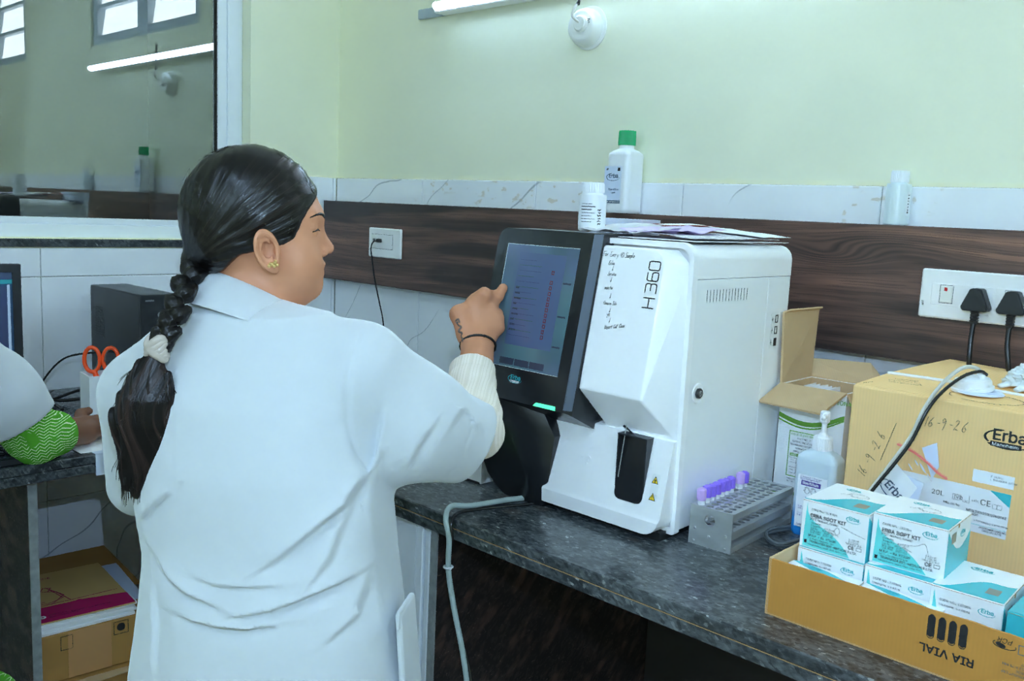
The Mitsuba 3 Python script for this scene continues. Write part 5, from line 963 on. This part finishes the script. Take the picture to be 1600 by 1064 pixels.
WOMAN_SEAMS = [(np.array([[1.533,-1.058,1.145],[1.548,-1.083,1.113],[1.552,-1.09,1.071],[1.551,-1.087,1.025],[1.558,-1.079,0.99],[1.564,-1.06,0.957]]), 0.0026, 0.004),
    (np.array([[1.587,-0.883,1.025],[1.606,-0.915,0.985],[1.584,-0.927,0.934]]), 0.0016, 0.0035),
    (np.array([[1.575,-1.078,0.915],[1.583,-1.074,0.849],[1.598,-1.082,0.78],[1.614,-1.077,0.699]]), 0.0018, 0.0035),
    (np.array([[1.32,-1.227,1.129],[1.374,-1.247,1.067],[1.402,-1.263,0.987],[1.424,-1.267,0.906],[1.422,-1.279,0.82]]), 0.0012, 0.003)]
#CREASES
def coat_f(P):
    d = sd_coat(P); m = np.abs(d) < .05
    Q = P[m]; e = np.zeros(len(Q))
    for L, amp, w in WOMAN_CREASES:
        r, t = poly_dist(Q, L); near = r < .06; q = Q[near]; dl = L[-1]-L[0]; nn = unit(np.cross(dl, -TF)); nn = nn*(1 if nn[2]+.3*abs(nn@TRt) > 0 else -1)
        best = np.full(len(q), 9.0); v = np.zeros(len(q))
        for a, b in zip(L[:-1], L[1:]):
            e2_ = b-a; tt = np.clip((q-a)@e2_/(e2_@e2_), 0, 1); dv = q-a-tt[:, None]*e2_; rr = np.linalg.norm(dv, axis=1); n2 = unit(np.cross(e2_, -TF)); n2 = n2*np.sign(n2@nn); mm = rr < best; best[mm] = rr[mm]; v[mm] = (dv@n2)[mm]
        fall = np.sin(np.pi*np.clip(t[near], .015, .985))**.7*np.exp(-(best/.045)**4)
        st = .5+.5*np.tanh(v/.0022); e[near] += fall*1.35*amp*(-.62*st*np.exp(-np.maximum(v, 0)/(w*1.7)) + .62*(1-st)*np.exp(-np.maximum(-v, 0)/(w*1.1)))
    for L, amp, w in WOMAN_SEAMS:
        r, t = poly_dist(Q, L); e += amp*np.exp(-(r/w)**2)
    e += -.0035*(meshkit.fbm(Q*V(9, 9, 5), 3, 4)-.5) - .0012*(meshkit.fbm(Q*30, 2, 9)-.5)
    # lower skirt: soft vertical pleats
    sk = np.clip((.80-Q[:, 2])/.25, 0, 1)*np.clip((Q[:, 2]-.0)/.1, 0, 1); an = (Q-V(1.42, -1.13, 0))@TRt
    e += sk*.0035*np.sin(an*48+1.2*np.sin(Q[:, 2]*7))*np.clip(np.abs(an)/.12, 0, 1)
    d[m] += e
    inner = sd_cap(P, slM, slE+unit(slE-slM)*.05, .060, .058); d = smax(d, np.where((P-slE)@unit(slE-slM) > -.05, -inner, -1), .003)
    return d
def sd_forearm_cloth(P):
    d = smin(sd_cap(P, slM, elR, .05, .050), sd_cap(P, elR, cuffR, .052, .0385), .02); ax = unit(cuffR-elR); return smax(d, (P-cuffR)@ax-.004, .003)
def cream_f(P):
    d = sd_forearm_cloth(P); ax = unit(cuffR-elR); t = (P-cuffR)@ax
    d += -.0022*np.sin(np.clip(t, -.2, 0)*95+6*meshkit.noise(P*20, 3))*np.clip(-t/.05, 0, 1) - .0025*(meshkit.fbm(P*28, 3, 6)-.5)
    d += .0012*np.exp(-((t+.020)/.0022)**2); d -= .0015*np.clip(1+t/.020, 0, 1)
    return smax(d, np.where(t > -.025, -sd_cap(P, elR, cuffR+ax*.03, .041, .0300), -1), .002)
FING = dict(i=[V(1.3706, -.6744, 1.1521), V(1.3867, -.6736, 1.1709), V(1.3719, -.6471, 1.165), V(1.3585, -.6265, 1.159)], m=[V(1.3848, -.6572, 1.1435), V(1.3815, -.6330, 1.1654), V(1.3839, -.6235, 1.1793)],
            r=[V(1.3963, -.6497, 1.127), V(1.3830, -.6350, 1.1325), V(1.3730, -.6390, 1.1103)], p=[V(1.3995, -.6490, 1.1097), V(1.3870, -.6360, 1.1064), V(1.3780, -.6430, 1.0969)])
TH = [V(1.3762, -.704, 1.1014), V(1.3592, -.7083, 1.1328), V(1.3433, -.6793, 1.1378), V(1.3433, -.6538, 1.1365)]
def sd_handR(P):
    d = sd_cap(P, elR, wR, .034, .0285)
    for k, r in (('i', .0135), ('m', .0135), ('r', .0125), ('p', .0115)): d = smin(d, sd_cap(P, wR+(FING[k][0]-wR)*.15, FING[k][0], .017, r), .012)
    d = smin(d, sd_cap(P, wR+V(.0, -.005, 0), TH[0], .021, .0165), .015); d = smin(d, sd_cap(P, TH[0], TH[1], .0165, .0135), .012)
    d = smin(d, sd_cap(P, TH[1], FING['i'][0], .010, .0115), .022)
    d = smin(d, smin(sd_cap(P, TH[1], TH[2], .0135, .0115), sd_cap(P, TH[2], TH[3], .0112, .0088), .004), .005)
    for k, r in (('i', .0122), ('m', .0112), ('r', .0112), ('p', .0098)):
        L = FING[k]; rr_ = np.linspace(r, r*.76, len(L)); g_ = 9.0
        for a, b, r0, r1 in zip(L[:-1], L[1:], rr_[:-1], rr_[1:]): q = sd_cap(P, a, b, r0, r1); g_ = q if isinstance(g_, float) else smin(g_, q, .005)
        d = smin(d, g_, 0.016 if k == 'i' else .008)
    for k in 'im':
        a, b = wR+(FING[k][0]-wR)*.4, FING[k][0]; d -= .0010*np.exp(-(sd_cap(P, a+V(.010, -.008, 0), b+V(.010, -.008, 0), 0)/.006)**2)
    return d
def sd_head(P, ears=True):
    q = hl(P); A_ = lambda c, r: sd_ell(q, c, r)
    d = A_(V(-.024, 0, .046), V(.094, .073, .092)); d = smin(d, A_(V(.028, 0, .000), V(.049, .060, .082)), .03)
    d = smin(d, A_(V(.034, 0, -.045), V(.043, .052, .040)), .02); d = smin(d, sd_cap(q, V(.060, -.006, -.060), V(.060, .006, -.060), .0175), .012)
    for s in (-1, 1): d = smin(d, A_(V(.046, .036*s, -.022), V(.030, .026, .032)), .018)
    d = smin(d, sd_cap(q, V(.017, 0, -.074), V(-.014, 0, -.105), .035, .049), .02)
    d = smin(d, A_(V(.066, 0, .045), V(.012, .042, .014)), .012)
    for s in (-1, 1): d = smax(d, -A_(V(.090, .031*s, .026), V(.018, .017, .011)), .010)
    d = smin(d, sd_cap(q, V(.0665, 0, .030), V(.0865, 0, -.001), .0060, .0088), .009)
    for s in (-1, 1): d = smin(d, sd_ell(q, V(.0785, .0105*s, -.0075), V(.0085, .0062, .0062)), .004)
    for s in (-1, 1): d = smin(d, sd_ell(q, V(.0580, .031*s, .0255), V(.0125, .0150, .0115)), .003)
    for s in (-1, 1): d = smin(d, sd_cap(q, V(.0700, .019*s, .0315), V(.064, .043*s, .0300), .0032), .003)
    d = smin(d, A_(V(.0740, 0, -.0255), V(.0090, .021, .0060)), .006); d = smin(d, A_(V(.0715, 0, -.0385), V(.0090, .018, .0065)), .006)
    d = smax(d, -sd_cap(q, V(.0845, -.022, -.032), V(.0845, .022, -.032), .0020), .003)
    # ears: rim, dish and lobe
    for s in (-1, 1) if ears else ():
        w = q-V(.003, .0735*s, -.003); w = w*V(1, s, 1.08); f, sd, u = w[:, 0]+.16*w[:, 2], w[:, 1]-(-w[:, 0]*.38), w[:, 2]
        e_ = np.sqrt((f/.0165)**2+(u/.0300)**2); ring_ = np.sqrt(((e_-.86)*.0175)**2+(sd-.0085)**2)-.0036
        dish = np.maximum(np.abs(sd+.0065-.0100*e_)-.0020, (e_-.95)*.016)
        anti = np.sqrt(((e_-.52)*.0165)**2+(sd-.0060)**2)-.0024; anti = np.maximum(anti, f-.006)
        tragus = sd_ell(np.stack([f, sd, u], 1), V(.0135, .0035, -.003), V(.0045, .0045, .0075)); lobe = sd_ell(np.stack([f, sd, u], 1), V(.004, .004, -.0265), V(.0085, .0045, .0095))
        root = sd_ell(np.stack([f, sd, u], 1), V(.006, -.0105, 0), V(.014, .0095, .026))
        ear = smin(smin(smin(ring_, dish, .003), smin(anti, tragus, .002), .002), smin(lobe, root, .004), .004); d = smin(d, ear, .0045)
    return d
def sd_neck(P): return sd_cap(P, nk0, nk1, .053, .062)
def head_f(P): return smin(sd_head(P), sd_neck(P), .03)
def core_f(P):
    d = smin(sd_torso(P, -.022), smin(sd_cap(P, nk1, shR, .05, .045), sd_cap(P, nk1, shL, .05, .045), .03), .04)
    d = smin(d, smin(sd_cap(P, shR, elR, .046, .040), sd_cap(P, elR, cuffR, .037, .028), .02), .03); d = smin(d, smin(sd_cap(P, shL, elL, .045, .038), sd_cap(P, elL, hdL, .038, .028), .02), .03)
    d = smin(d, sd_neck(P), .03)
    for s in (-1, 1):
        hp_, kn, an = V(1.425, -1.135, .62)+TRt*.09*s, V(1.43, -1.12, .36)+TRt*.085*s, V(1.435, -1.135, .02)+TRt*.08*s
        d = smin(d, smin(sd_cap(P, hp_, kn, .085, .058), sd_cap(P, kn, an, .056, .036), .03), .03)
        d = smin(d, sd_cap(P, an+V(0, 0, -.04)-TF*.03, an+V(0, 0, -.05)+TF*.13, .034, .028), .02)
    for k in range(4): d = smin(d, sd_cap(P, hdL, hdL+TF*.085+TRt*(.03-.018*k)+V(0, 0, -.012*(k == 3)), .017, .008), .01)
    d = smin(d, sd_cap(P, hdL, hdL+TF*.04+TRt*.05, .016, .009), .01)
    return smax(d, -(P[:, 2]-(ZF+.001)), .004)
def hair_g(u): return np.interp(u, [-.10, -.055, -.035, -.012, -.002, .005, .014, .026, .040, .057, .068, .085, .10], [-.12, -.078, -.055, -.034, .008, .029, .043, .049, .054, .066, .074, .086, .2])
def hair_f(P):
    q = hl(P); d = sd_ell(q, V(-.025, 0, .046), V(.100, .081, .099)); d = smin(d, sd_cap(q, V(-.062, 0, .015), V(-.094, .0, -.030), .064, .022), .03)
    d = smin(d, sd_cap(q, V(-.060, .03, -.004), V(-.094, .0, -.030), .042, .021), .02); d = smin(d, sd_cap(q, V(-.060, -.03, -.004), V(-.094, .0, -.030), .042, .021), .02)
    d = smin(d, sd_head(P, False)-.0028, .006); d = smax(d, -(q[:, 2]+.060), .004)
    g = q[:, 0]-hair_g(q[:, 2])-.010*np.clip(np.abs(q[:, 1])/.07-1, -1, 0)
    ph = np.arctan2(q[:, 2]+.035, q[:, 0]+.115+.0*q[:, 1]); d += .0006*np.sin(ph*38+3*meshkit.noise(q*40, 2))+.0003*np.sin(ph*103+q[:, 1]*60)
    return smax(d, g, .010)
# --- the second person, seated at the computer, mostly outside the picture
s2, m2, e2, c2, h2 = V(.765, -1.400, 1.095), V(.690, -1.262, .935), V(.669, -1.183, .8400), V(.650, -1.138, .834), V(.592, -1.052, .8200)
T2 = V(.893, -1.558, 0)
def sd_torso2(P, g=0):
    z = P[:, 2]; a = np.interp(z, [.35, .5, .7, .9, 1.04, 1.12], [.255, .235, .180, .18, .18, .12])+g; b = np.interp(z, [.35, .5, .7, .9, 1.04, 1.12], [.17, .165, .14, .13, .115, .08])+g
    q = np.sqrt(((P[:, 1]-T2[1])/a)**2+((P[:, 0]-T2[0])/b)**2); return np.maximum((q-1)*np.minimum(a, b), z-1.12-g)
def coat2_f(P):
    d = sd_torso2(P); nb = V(.875, -1.53, 1.11); l2 = V(.80, -1.70, 1.05)
    d = smin(d, smin(sd_cap(P, nb, s2, .058, .060), sd_cap(P, nb, l2, .058, .060), .03), .05)
    sl_ = smin(sd_cap(P, s2, m2, .064, .076), sd_cap(P, m2, e2, .076, .066), .03); ax = unit(e2-m2); sl_ = smax(sl_, (P-(m2*.35+e2*.65))@unit(ax+V(.25, -.1, -.25)), .005)
    d = smin(d, sl_, .03); d = smin(d, sd_cap(P, l2, V(.72, -1.80, .84), .062, .055), .03)
    d += -.0035*(meshkit.fbm(P*V(11, 11, 7), 3, 14)-.5)+.0022*np.sin((P@unit(V(.3, .6, -1)))*75)*np.exp(-(sd_cap(P, m2, e2, 0)/.09)**2)
    d = smax(d, np.where((P-m2)@ax > -.01, -sd_cap(P, m2, e2+ax*.05, .060, .058), -1), .003)
    return smax(d, -(P[:, 2]-.53), .006)
def green2_f(P):
    d = smin(sd_cap(P, m2, e2, .054, .052), sd_cap(P, e2, c2, .052, .043), .02); d = smin(d, sd_cap(P, c2, c2+unit(h2-c2)*.015, .043, .040), .01); d += -.003*(meshkit.fbm(P*25, 3, 5)-.5)
    ax = unit(h2-c2); d = smax(d, (P-c2)@ax-.012, .004)
    k = sd_torso2(P, .012); k = smax(k, P[:, 2]-.47, .01); k = smin(k, smin(sd_cap(P, V(.88, -1.44, .42), V(.52, -1.43, .43), .115, .085), sd_cap(P, V(.88, -1.62, .42), V(.52, -1.60, .43), .115, .085), .04), .04)
    k = smax(k, -(P[:, 2]-.22), .006); return np.minimum(d, np.maximum(k+.003*np.sin(P[:, 1]*60), .35-P[:, 2]-.17))
def body2_f(P):
    d = smin(sd_torso2(P, -.02), sd_cap(P, s2, e2, .045, .042), .03); d = smin(d, sd_cap(P, e2, h2+V(.03, -.022, .004), .042, .0265), .02)
    ax = unit(h2-e2); sd = unit(np.cross(ax, V(0, 0, 1)))
    d = smin(d, sd_cap(P, h2+V(.02, -.015, .006), h2+ax*.045+V(0, 0, .004), .026, .024), .02)
    for k in range(4):
        b = h2+ax*.045+sd*(.026-.017*k)+V(0, 0, .004); t = b+ax*(.045-.006*abs(k-1))+V(0, 0, -.006); g_ = smin(sd_cap(P, b, t, .0105, .009), sd_cap(P, t, t+ax*.022+V(0, 0, -.014), .009, .0075), .003); d = smin(d, g_, .004)
    d = smin(d, smin(sd_cap(P, h2-sd*.02+V(0, 0, .012), h2-sd*.040+ax*.028+V(0, 0, .026), .015, .0125), sd_cap(P, h2-sd*.040+ax*.028+V(0, 0, .026), h2-sd*.043+ax*.056+V(0, 0, .030), .012, .0095), .004), .008)
    d = smin(d, sd_cap(P, V(.80, -1.70, 1.05), V(.72, -1.80, .84), .045, .04), .03); d = smin(d, sd_cap(P, V(.72, -1.80, .84), V(.55, -1.70, .83), .038, .028), .02)
    n = V(.870, -1.53, 1.12); d = smin(d, sd_cap(P, n, n+V(-.02, 0, .10), .055, .050), .03); hc = n+V(-.03, 0, .20); d = smin(d, sd_ell(P, hc, V(.095, .074, .112)), .03); d = smin(d, sd_ell(P, hc+V(-.045, 0, -.055), V(.045, .050, .045)), .03)
    d = smin(d, sd_cap(P, hc+V(-.088, 0, .01), hc+V(-.105, 0, -.022), .007, .010), .008)
    for s in (-1, 1):
        d = smin(d, sd_ell(P, hc+V(0, .076*s, -.015), V(.016, .008, .028)), .006); d = smax(d, -sd_ell(P, hc+V(-.100, .031*s, .008), V(.016, .016, .010)), .008)
        d = smin(d, smin(sd_cap(P, V(.88, T2[1]+.09*s, .42), V(.52, T2[1]+.085*s, .43), .08, .058), sd_cap(P, V(.52, T2[1]+.085*s, .43), V(.56, T2[1]+.09*s, .02), .056, .036), .03), .03); d = smin(d, sd_cap(P, V(.59, T2[1]+.09*s, -.02), V(.44, T2[1]+.10*s, -.03), .034, .028), .02)
    return smax(d, -(P[:, 2]-(ZF+.001)), .004)
def hair2_f(P):
    hc = V(.840, -1.53, 1.32); d = sd_ell(P, hc+V(.012, 0, .012), V(.104, .085, .116)); q = P-hc; d = smin(d, sd_ell(P, hc+V(.10, 0, -.06), V(.045, .05, .045)), .03)
    return smax(smax(d, -(q[:, 0]+.055+.5*np.minimum(q[:, 2]-.03, 0)*-1-.6*np.maximum(q[:, 2]-.03, 0)*1), .01), -(q[:, 2]+.075), .01)
# --- build the woman
def union_(ms):
    try:
        U = MF(ms[0])
        for m in ms[1:]: U = U + MF(m)
        t = TM(U)
        if len(t.faces) > .6*sum(len(m.faces) for m in ms): return t
    except Exception: pass
    return cat_(ms)
core = sdf_mesh(core_f, (1.0, -1.36, ZF-.02), (1.75, -.72, 1.22), .008)
hm = sdf_mesh(head_f, (1.21, -1.22, 1.10), (1.46, -.96, 1.42), .0024)
hh = sdf_mesh(sd_handR, (1.31, -.83, .92), (1.55, -.59, 1.20), .0024)
add('person', union_([core, hm, hh]), 'skin', label='standing woman in a white coat with a long black braid, pointing at the analyzer screen', cat='person', smooth=True)
W_ = 'person'
f_ph = lambda p: (p.x-float(HE[0]))*float(HF_[0])+(p.y-float(HE[1]))*float(HF_[1])
def strand(p):
    f, u, s = f_ph(p), p.z-float(HE[2]), (p.x-float(HE[0]))*float(HS[0])+(p.y-float(HE[1]))*float(HS[1])
    ph = dr.atan2(u+.040, f+.125); return ph, f, u, s
def h_hair(p, n, uv):
    ph, f, u, s = strand(p); w = fbm(f*22, u*22, s*22, 2)
    return fbm((ph+.05*w)*60, s*14, 3.0, 3)*.75+.25*noise((ph+.03*w)*300, s*30, 1.0)
def c_hair(p, n, uv): return mix(rgb(9, 7, 7), rgb(40, 28, 25), smoothstep(.55, .85, h_hair(p, n, uv))*.6)
bumped('hair', proc(c_hair), h_hair, .0007, .25, 4e-4, specular=.36)
def h_tail(p, n, uv):
    q = (p.x-1.35)*.7+(p.y+1.25)*.7; w = .25*dr.sin(p.z*38)+.5*fbm(q*10, p.z*9, 2.0, 2)
    return fbm(q*160+w*7, p.z*7, 1.0, 3)
bumped('hair_tail', proc(lambda p, n, uv: mix(rgb(11, 8, 8), rgb(56, 40, 36), smoothstep(.5, .85, h_tail(p, n, uv))*.6)), h_tail, .0012, .34, 4e-4, specular=.2)
pbr('hair_braid', rgb(11, 9, 9), .32, specular=.28)
add('hair', sdf_mesh(hair_f, (1.20, -1.24, 1.14), (1.46, -.96, 1.42), .0024), 'hair', W_, smooth=True)
# braid: lobes left and right in turn, a satin tie, the loose tail
BR = catmull([V(1.289, -1.158, 1.2240), V(1.3020, -1.1800, 1.2120), V(1.3330, -1.2090, 1.1960), V(1.3560, -1.2290, 1.1720), V(1.3640, -1.2430, 1.1490), V(1.3620, -1.2540, 1.1290), V(1.3600, -1.2590, 1.1150)], 20)
sd_right = unit(np.cross(fw, V(0, 0, 1)))
LOB = []
for i in range(11):
    k = int((i+.5)/11*(len(BR)-1)); c = BR[k]; t = unit(BR[min(k+4, len(BR)-1)]-BR[max(k-4, 0)]); sgn = 1 if i % 2 else -1
    r = np.interp(i, [0, 3, 10], [.0148, .0138, .0112]); side = unit(np.cross(t, -fw)); ax = unit(t*.8-side*sgn*.55); LOB.append((c+side*sgn*r*.55-ax*r*.85, c+side*sgn*r*.35+ax*r*1.0, r))
def braid_f(P):
    d = np.full(len(P), 9.0)
    for a, b, r in LOB:
        t = unit(b-a); n1 = unit(np.cross(t, fw)); n2 = np.cross(t, n1); m = (a+b)/2; q = P-m; ph = np.arctan2(q@n1, q@n2)
        e = smin(sd_cap(P, a, m, r*.60, r*.98), sd_cap(P, m, b, r*.98, r*.55), .004)
        d = np.minimum(d, e+.0006*np.sin(ph*13+q@t*60)+.0003*np.sin(ph*29))
    return d
add('braid', sdf_mesh(braid_f, (1.24, -1.31, 1.07), (1.41, -1.12, 1.27), .0022), 'hair_braid', W_, smooth=True)
TL = [(V(1.3610, -1.2640, 1.1060), .010), (V(1.3560, -1.2680, 1.0780), .026), (V(1.3560, -1.2720, 1.0480), .035), (V(1.3500, -1.2790, 1.0140), .039), (V(1.3540, -1.2770, .9790), .031), (V(1.3500, -1.2790, .9490), .029), (V(1.3440, -1.2810, .9270), .019)]
def tail_f(P):
    d = np.full(len(P), 9.0); n = unit(V(-fw[0], -fw[1], 0)); s = sd_right
    q = np.stack([P@s, (P@n)*2.0, P[:, 2]], 1)
    for (a, ra), (b, rb) in zip(TL[:-1], TL[1:]): d = smin(d, sd_cap(q, V(a@s, (a@n)*2.0, a[2]), V(b@s, (b@n)*2.0, b[2]), ra, rb), .012)
    x = P@s; w = .007*np.sin(P[:, 2]*36+1)
    d = d+.0022*np.sin((x+w)*260+1.5*np.sin(P[:, 2]*30))+.0012*np.sin((x+w)*520+2*np.sin(P[:, 2]*22+1))-.008*(meshkit.fbm(np.column_stack([x*40, P[:, 2]*12, P@n*20]), 3, 2)-.5)
    return d*.75
add('ponytail', sdf_mesh(tail_f, (1.27, -1.37, .89), (1.46, -1.17, 1.13), .0026), 'hair_tail', W_, smooth=True)
st_ = []
r3 = np.random.default_rng(5)
nb_ = unit(-fw*V(1, 1, 0))
def tail_at(k):
    j = min(int(k), 5); return TL[j][0]*(1-k+j)+TL[j+1][0]*(k-j), TL[j][1]*(1-k+j)+TL[j+1][1]*(k-j)
for i in range(1300):
    k0 = max(0.0, r3.uniform(-1.2, 4.6)); ln = r3.uniform(1.0, 2.6); sx0 = r3.uniform(-1, 1); sp = r3.uniform(-.10, .10); fl_ = r3.uniform(0, 1) < .10; P_ = []
    for q_ in np.linspace(0, 1, 9):
        k = k0+ln*q_; c, r = tail_at(min(k, 6.0)); ext = max(0, k-6.0); sx = sx0+sp*math.sin(5*q_+i)+(.35*q_*q_*np.sign(sx0) if fl_ else 0)
        w_ = .004*math.sin(c[2]*38+1); s_ = max(-1, min(1, sx)); P_.append(c+sd_right*(sx*r*.98+w_)+nb_*(math.sqrt(max(0, 1-s_*s_))*r*.56+.0018)+V(0, 0, -.026*ext))
    if P_[-1][2] > .885: st_.append(tube(P_, [.0005, .0006, .00035], 3, 1))
for i in range(26):
    th_ = r3.uniform(math.radians(15), math.radians(165)); ss = r3.uniform(-.03, .06); c0 = hd(-.025+.099*math.cos(th_), ss, .046+.098*math.sin(th_)); dr_ = unit(hd(math.cos(th_), 0, math.sin(th_))-HE); tg = unit(hd(-math.sin(th_), 0, math.cos(th_))-HE)
    P_ = [c0-dr_*.006+tg*t*.016*r3.choice([-1, 1])+dr_*(.009*t-.003*t*t)*r3.uniform(.3, 1.0) for t in np.linspace(0, 1, 5)]; st_.append(tube(P_, [.00025, .00012], 4, 2))
add('stray_hairs', cat_(st_), 'hair_tail', W_, smooth=False, kind='stuff')
tie = []
for i in range(7):
    a_ = .8*i; c = V(1.3608, -1.2620, 1.1140)+V(0, 0, .0105-.0035*i); rr_ = .0118
    P_ = [c+sd_right*rr_*math.cos(t)*1.05+(-fw*V(1, 1, 0))*rr_*.80*math.sin(t)+V(0, 0, .006*math.sin(t*2+a_)) for t in np.linspace(0, 2*np.pi, 14)]
    tie.append(tube(P_, [.0044, .0062, .0040, .0060, .0044], 8, 3))
add('hair_tie', cat_(tie[:6]), 'satin', W_, smooth=True, label='beige satin hair tie', kind=None)
# coat with its collar and pocket
ct = add('coat', sdf_mesh(coat_f, (1.02, -1.40, .30), (1.80, -.74, 1.22), .0036), 'coat_cloth', W_, smooth=True, label='white short-sleeved coat')
bd_ = unit(-(HF_*.55+TF*.45)); bs_ = unit(np.cross(V(0, 0, 1), bd_)); ringsC = []
def cpos(th, r, z): c = nk1+(nk0-nk1)*(z-nk1[2])/(nk0[2]-nk1[2]); return V(c[0], c[1], 0)+V(0, 0, z)+(bd_*math.cos(th)*1.0+bs_*math.sin(th))*r
NC = 46
for th in np.linspace(-2.55, 2.55, NC):
    dn = .5-.5*math.cos(th); zt = 1.2120-.060*dn**1.1; zb = zt-.036-.012*dn
    prof = [(.0590, zt-.020), (.0605, zt-.001), (.0640, zt+.002), (.0680, zt-.001), (.0790, zt-.013), (.0915, zb+.008), (.1000, zb), (.0995, zb-.003), (.092, zb-.001), (.070, zt-.019)]
    ringsC.append([cpos(th, r+.010*dn, z) for r, z in prof])
add('collar', loft(np.array(ringsC)[::-1]), 'coat_cloth', ct, smooth=50)
add('blouse_sleeve', sdf_mesh(cream_f, (1.36, -1.02, .88), (1.62, -.68, 1.12), .0032), 'cream_cloth', W_, smooth=True, label='cream striped blouse sleeve')
# face and jewellery
def on_skin(f, P, lift=0.0):
    P = np.array(P, float)
    for _ in range(14):
        d = f(P); e = 1e-4; g = np.stack([(f(P+V(*(e*np.eye(3)[k])))-d)/e for k in range(3)], 1); P = P-g*d[:, None]
    return P+g*lift
for s in (-1, 1):
    eb = [hd(.0770, .012*s, .0435), hd(.0775, .021*s, .0475), hd(.0725, .034*s, .0490), hd(.0605, .047*s, .0440)]
    add('eyebrow', tube(on_skin(sd_head, catmull(eb, 6), .0003), [.0012, .0024, .0020, .0006], 8, 1), 'hair', W_, smooth=True)
    ey = trimesh.creation.icosphere(subdivisions=3, radius=.0121); ey.apply_translation(hd(.0575, .031*s, .0250)); e_ = add('eye', ey, 'eye_white', W_, smooth=True)
    ir = trimesh.creation.icosphere(subdivisions=2, radius=.0056); ir.apply_translation(hd(.0652, .0300*s, .0240)); add('iris', ir, 'black_satin', e_, smooth=True)
    add('eyelash', tube(on_skin(sd_head, catmull([hd(.0690, .017*s, .0245), hd(.0725, .031*s, .0268), hd(.0640, .045*s, .0235)], 6), .0003), [.0006, .0013, .0007], 6, 1), 'hair', e_, smooth=True)
lp = []
for (uu, ru, rf) in ((-.0262, .0042, .0088), (-.0385, .0052, .0088)):
    m = trimesh.creation.icosphere(subdivisions=3); m.vertices = np.array([hd(.0745+(uu < -.03)*-.0030+v[0]*rf, v[1]*.0195, uu+v[2]*ru) for v in m.vertices]); lp.append(m)
for m in lp: add('lip', m, 'lips', W_, smooth=True)
er = add('earring', cat_([mv(trimesh.creation.icosphere(subdivisions=2, radius=r), *hd(f+.001, .0830, u)) for f, u, r in ((.0050, -.0250, .0030), (.0085, -.0225, .0030), (.0125, -.0205, .0028), (.0160, -.0232, .0024), (.0120, -.0248, .0026), (.0140, -.0180, .0020), (.0065, -.0220, .0022), (.0022, -.0262, .0020))]), 'gold', W_, smooth=False, label='small gold earring', kind=None)
wa = unit(wR-elR); w1_ = unit(np.cross(wa, V(0, 0, 1))); w2_ = np.cross(wa, w1_); wc = elR+(wR-elR)*.975
add('bracelet', tube([wc+(w1_*math.cos(t)+w2_*math.sin(t))*.0312+wa*.004*math.sin(t+.6) for t in np.linspace(0, 2*np.pi, 30)], .0021, 8, 2), 'rubber', W_, label='thin black cord bracelet')
def on_hand(P):
    'push points of the tattoo lines onto the skin'
    P = np.array(P, float)
    for _ in range(12):
        d = sd_handR(P); e = 1e-4; g = np.stack([(sd_handR(P+V(*(e*np.eye(3)[k])))-d)/e for k in range(3)], 1); P = P-g*d[:, None]
    return P - g*.0006
ta_, tb_ = V(1.3690, -.7230, 1.1290), V(1.3820, -.7240, 1.0990); tu = unit(ta_-tb_); tw_ = unit(np.cross(tu, -fw))
for L_ in ([(0, .0), (.004, .005), (-.003, .010), (.004, .016), (-.002, .022), (-.006, .028)], [(-.006, .028), (.002, .031), (.003, .024)], [(-.004, .024), (.001, .027)], [(.0, .0), (.003, -.006), (.001, -.011)]):
    P_ = catmull([tb_+tu*(b-.002)+tw_*a*1.0 for a, b in L_], 5); add('tattoo_line', tube(on_hand(P_), [.0010, .0019, .0021, .0017, .0009], 8, 1), 'tattoo', W_, smooth=True)
po = rt*V(1, 1, 0)*.0165+V(0, 0, .014)
pk = add('pocket', hull(np.vstack([S0*.7+q+po for q in (V(1.590, -1.030, .750), V(1.618, -1.066, .755), V(1.600, -1.020, .60), V(1.631, -1.061, .60), V(1.580, -1.012, .755), V(1.590, -1.00, .60))])), 'coat_cloth', ct, smooth=40)
add('pocket_hem', hull(np.vstack([S0*.35+q+po for q in (V(1.5935, -1.032, .736), V(1.6235, -1.072, .741), V(1.592, -1.030, .758), V(1.622, -1.070, .763), V(1.580, -1.012, .755), V(1.582, -1.012, .738))])), 'coat_cloth', ct, smooth=40)
# --- the second person
P2 = add('person', sdf_mesh(body2_f, (.36, -1.90, ZF-.02), (1.10, -.90, 1.50), .006), 'skin_deep', label='seated person in white coat and green printed sleeves, cut off at the left', cat='person', smooth=True)
add('coat', sdf_mesh(coat2_f, (.58, -1.92, .36), (1.10, -1.05, 1.20), .006), 'coat_cloth', P2, smooth=True, label='white coat'); add('kurta', sdf_mesh(green2_f, (.38, -1.80, .18), (1.10, -1.00, .98), .006), 'green_cloth', P2, smooth=True, label='green printed tunic'); add('hair', sdf_mesh(hair2_f, (.70, -1.65, 1.18), (1.02, -1.40, 1.47), .006), 'hair_tail', P2, smooth=True)
so = thing('stool', 'round grey stool under the seated person at the computer desk', 'stool')
add('seat', lathe([(0, .30), (.165, .30), (.175, .305), (.175, .325), (.165, .335), (0, .335)], 40, (.92, -1.53, ZF)), 'black_satin', so, smooth=40)
for a_, b_ in ((.1, .1), (.1, -.1), (-.1, .1), (-.1, -.1)): add('leg', tube([(.92+a_, -1.53+b_, ZF+.302), (.92+a_*1.4, -1.53+b_*1.4, ZF+.001)], .011, 10, 1), 'steel', so)
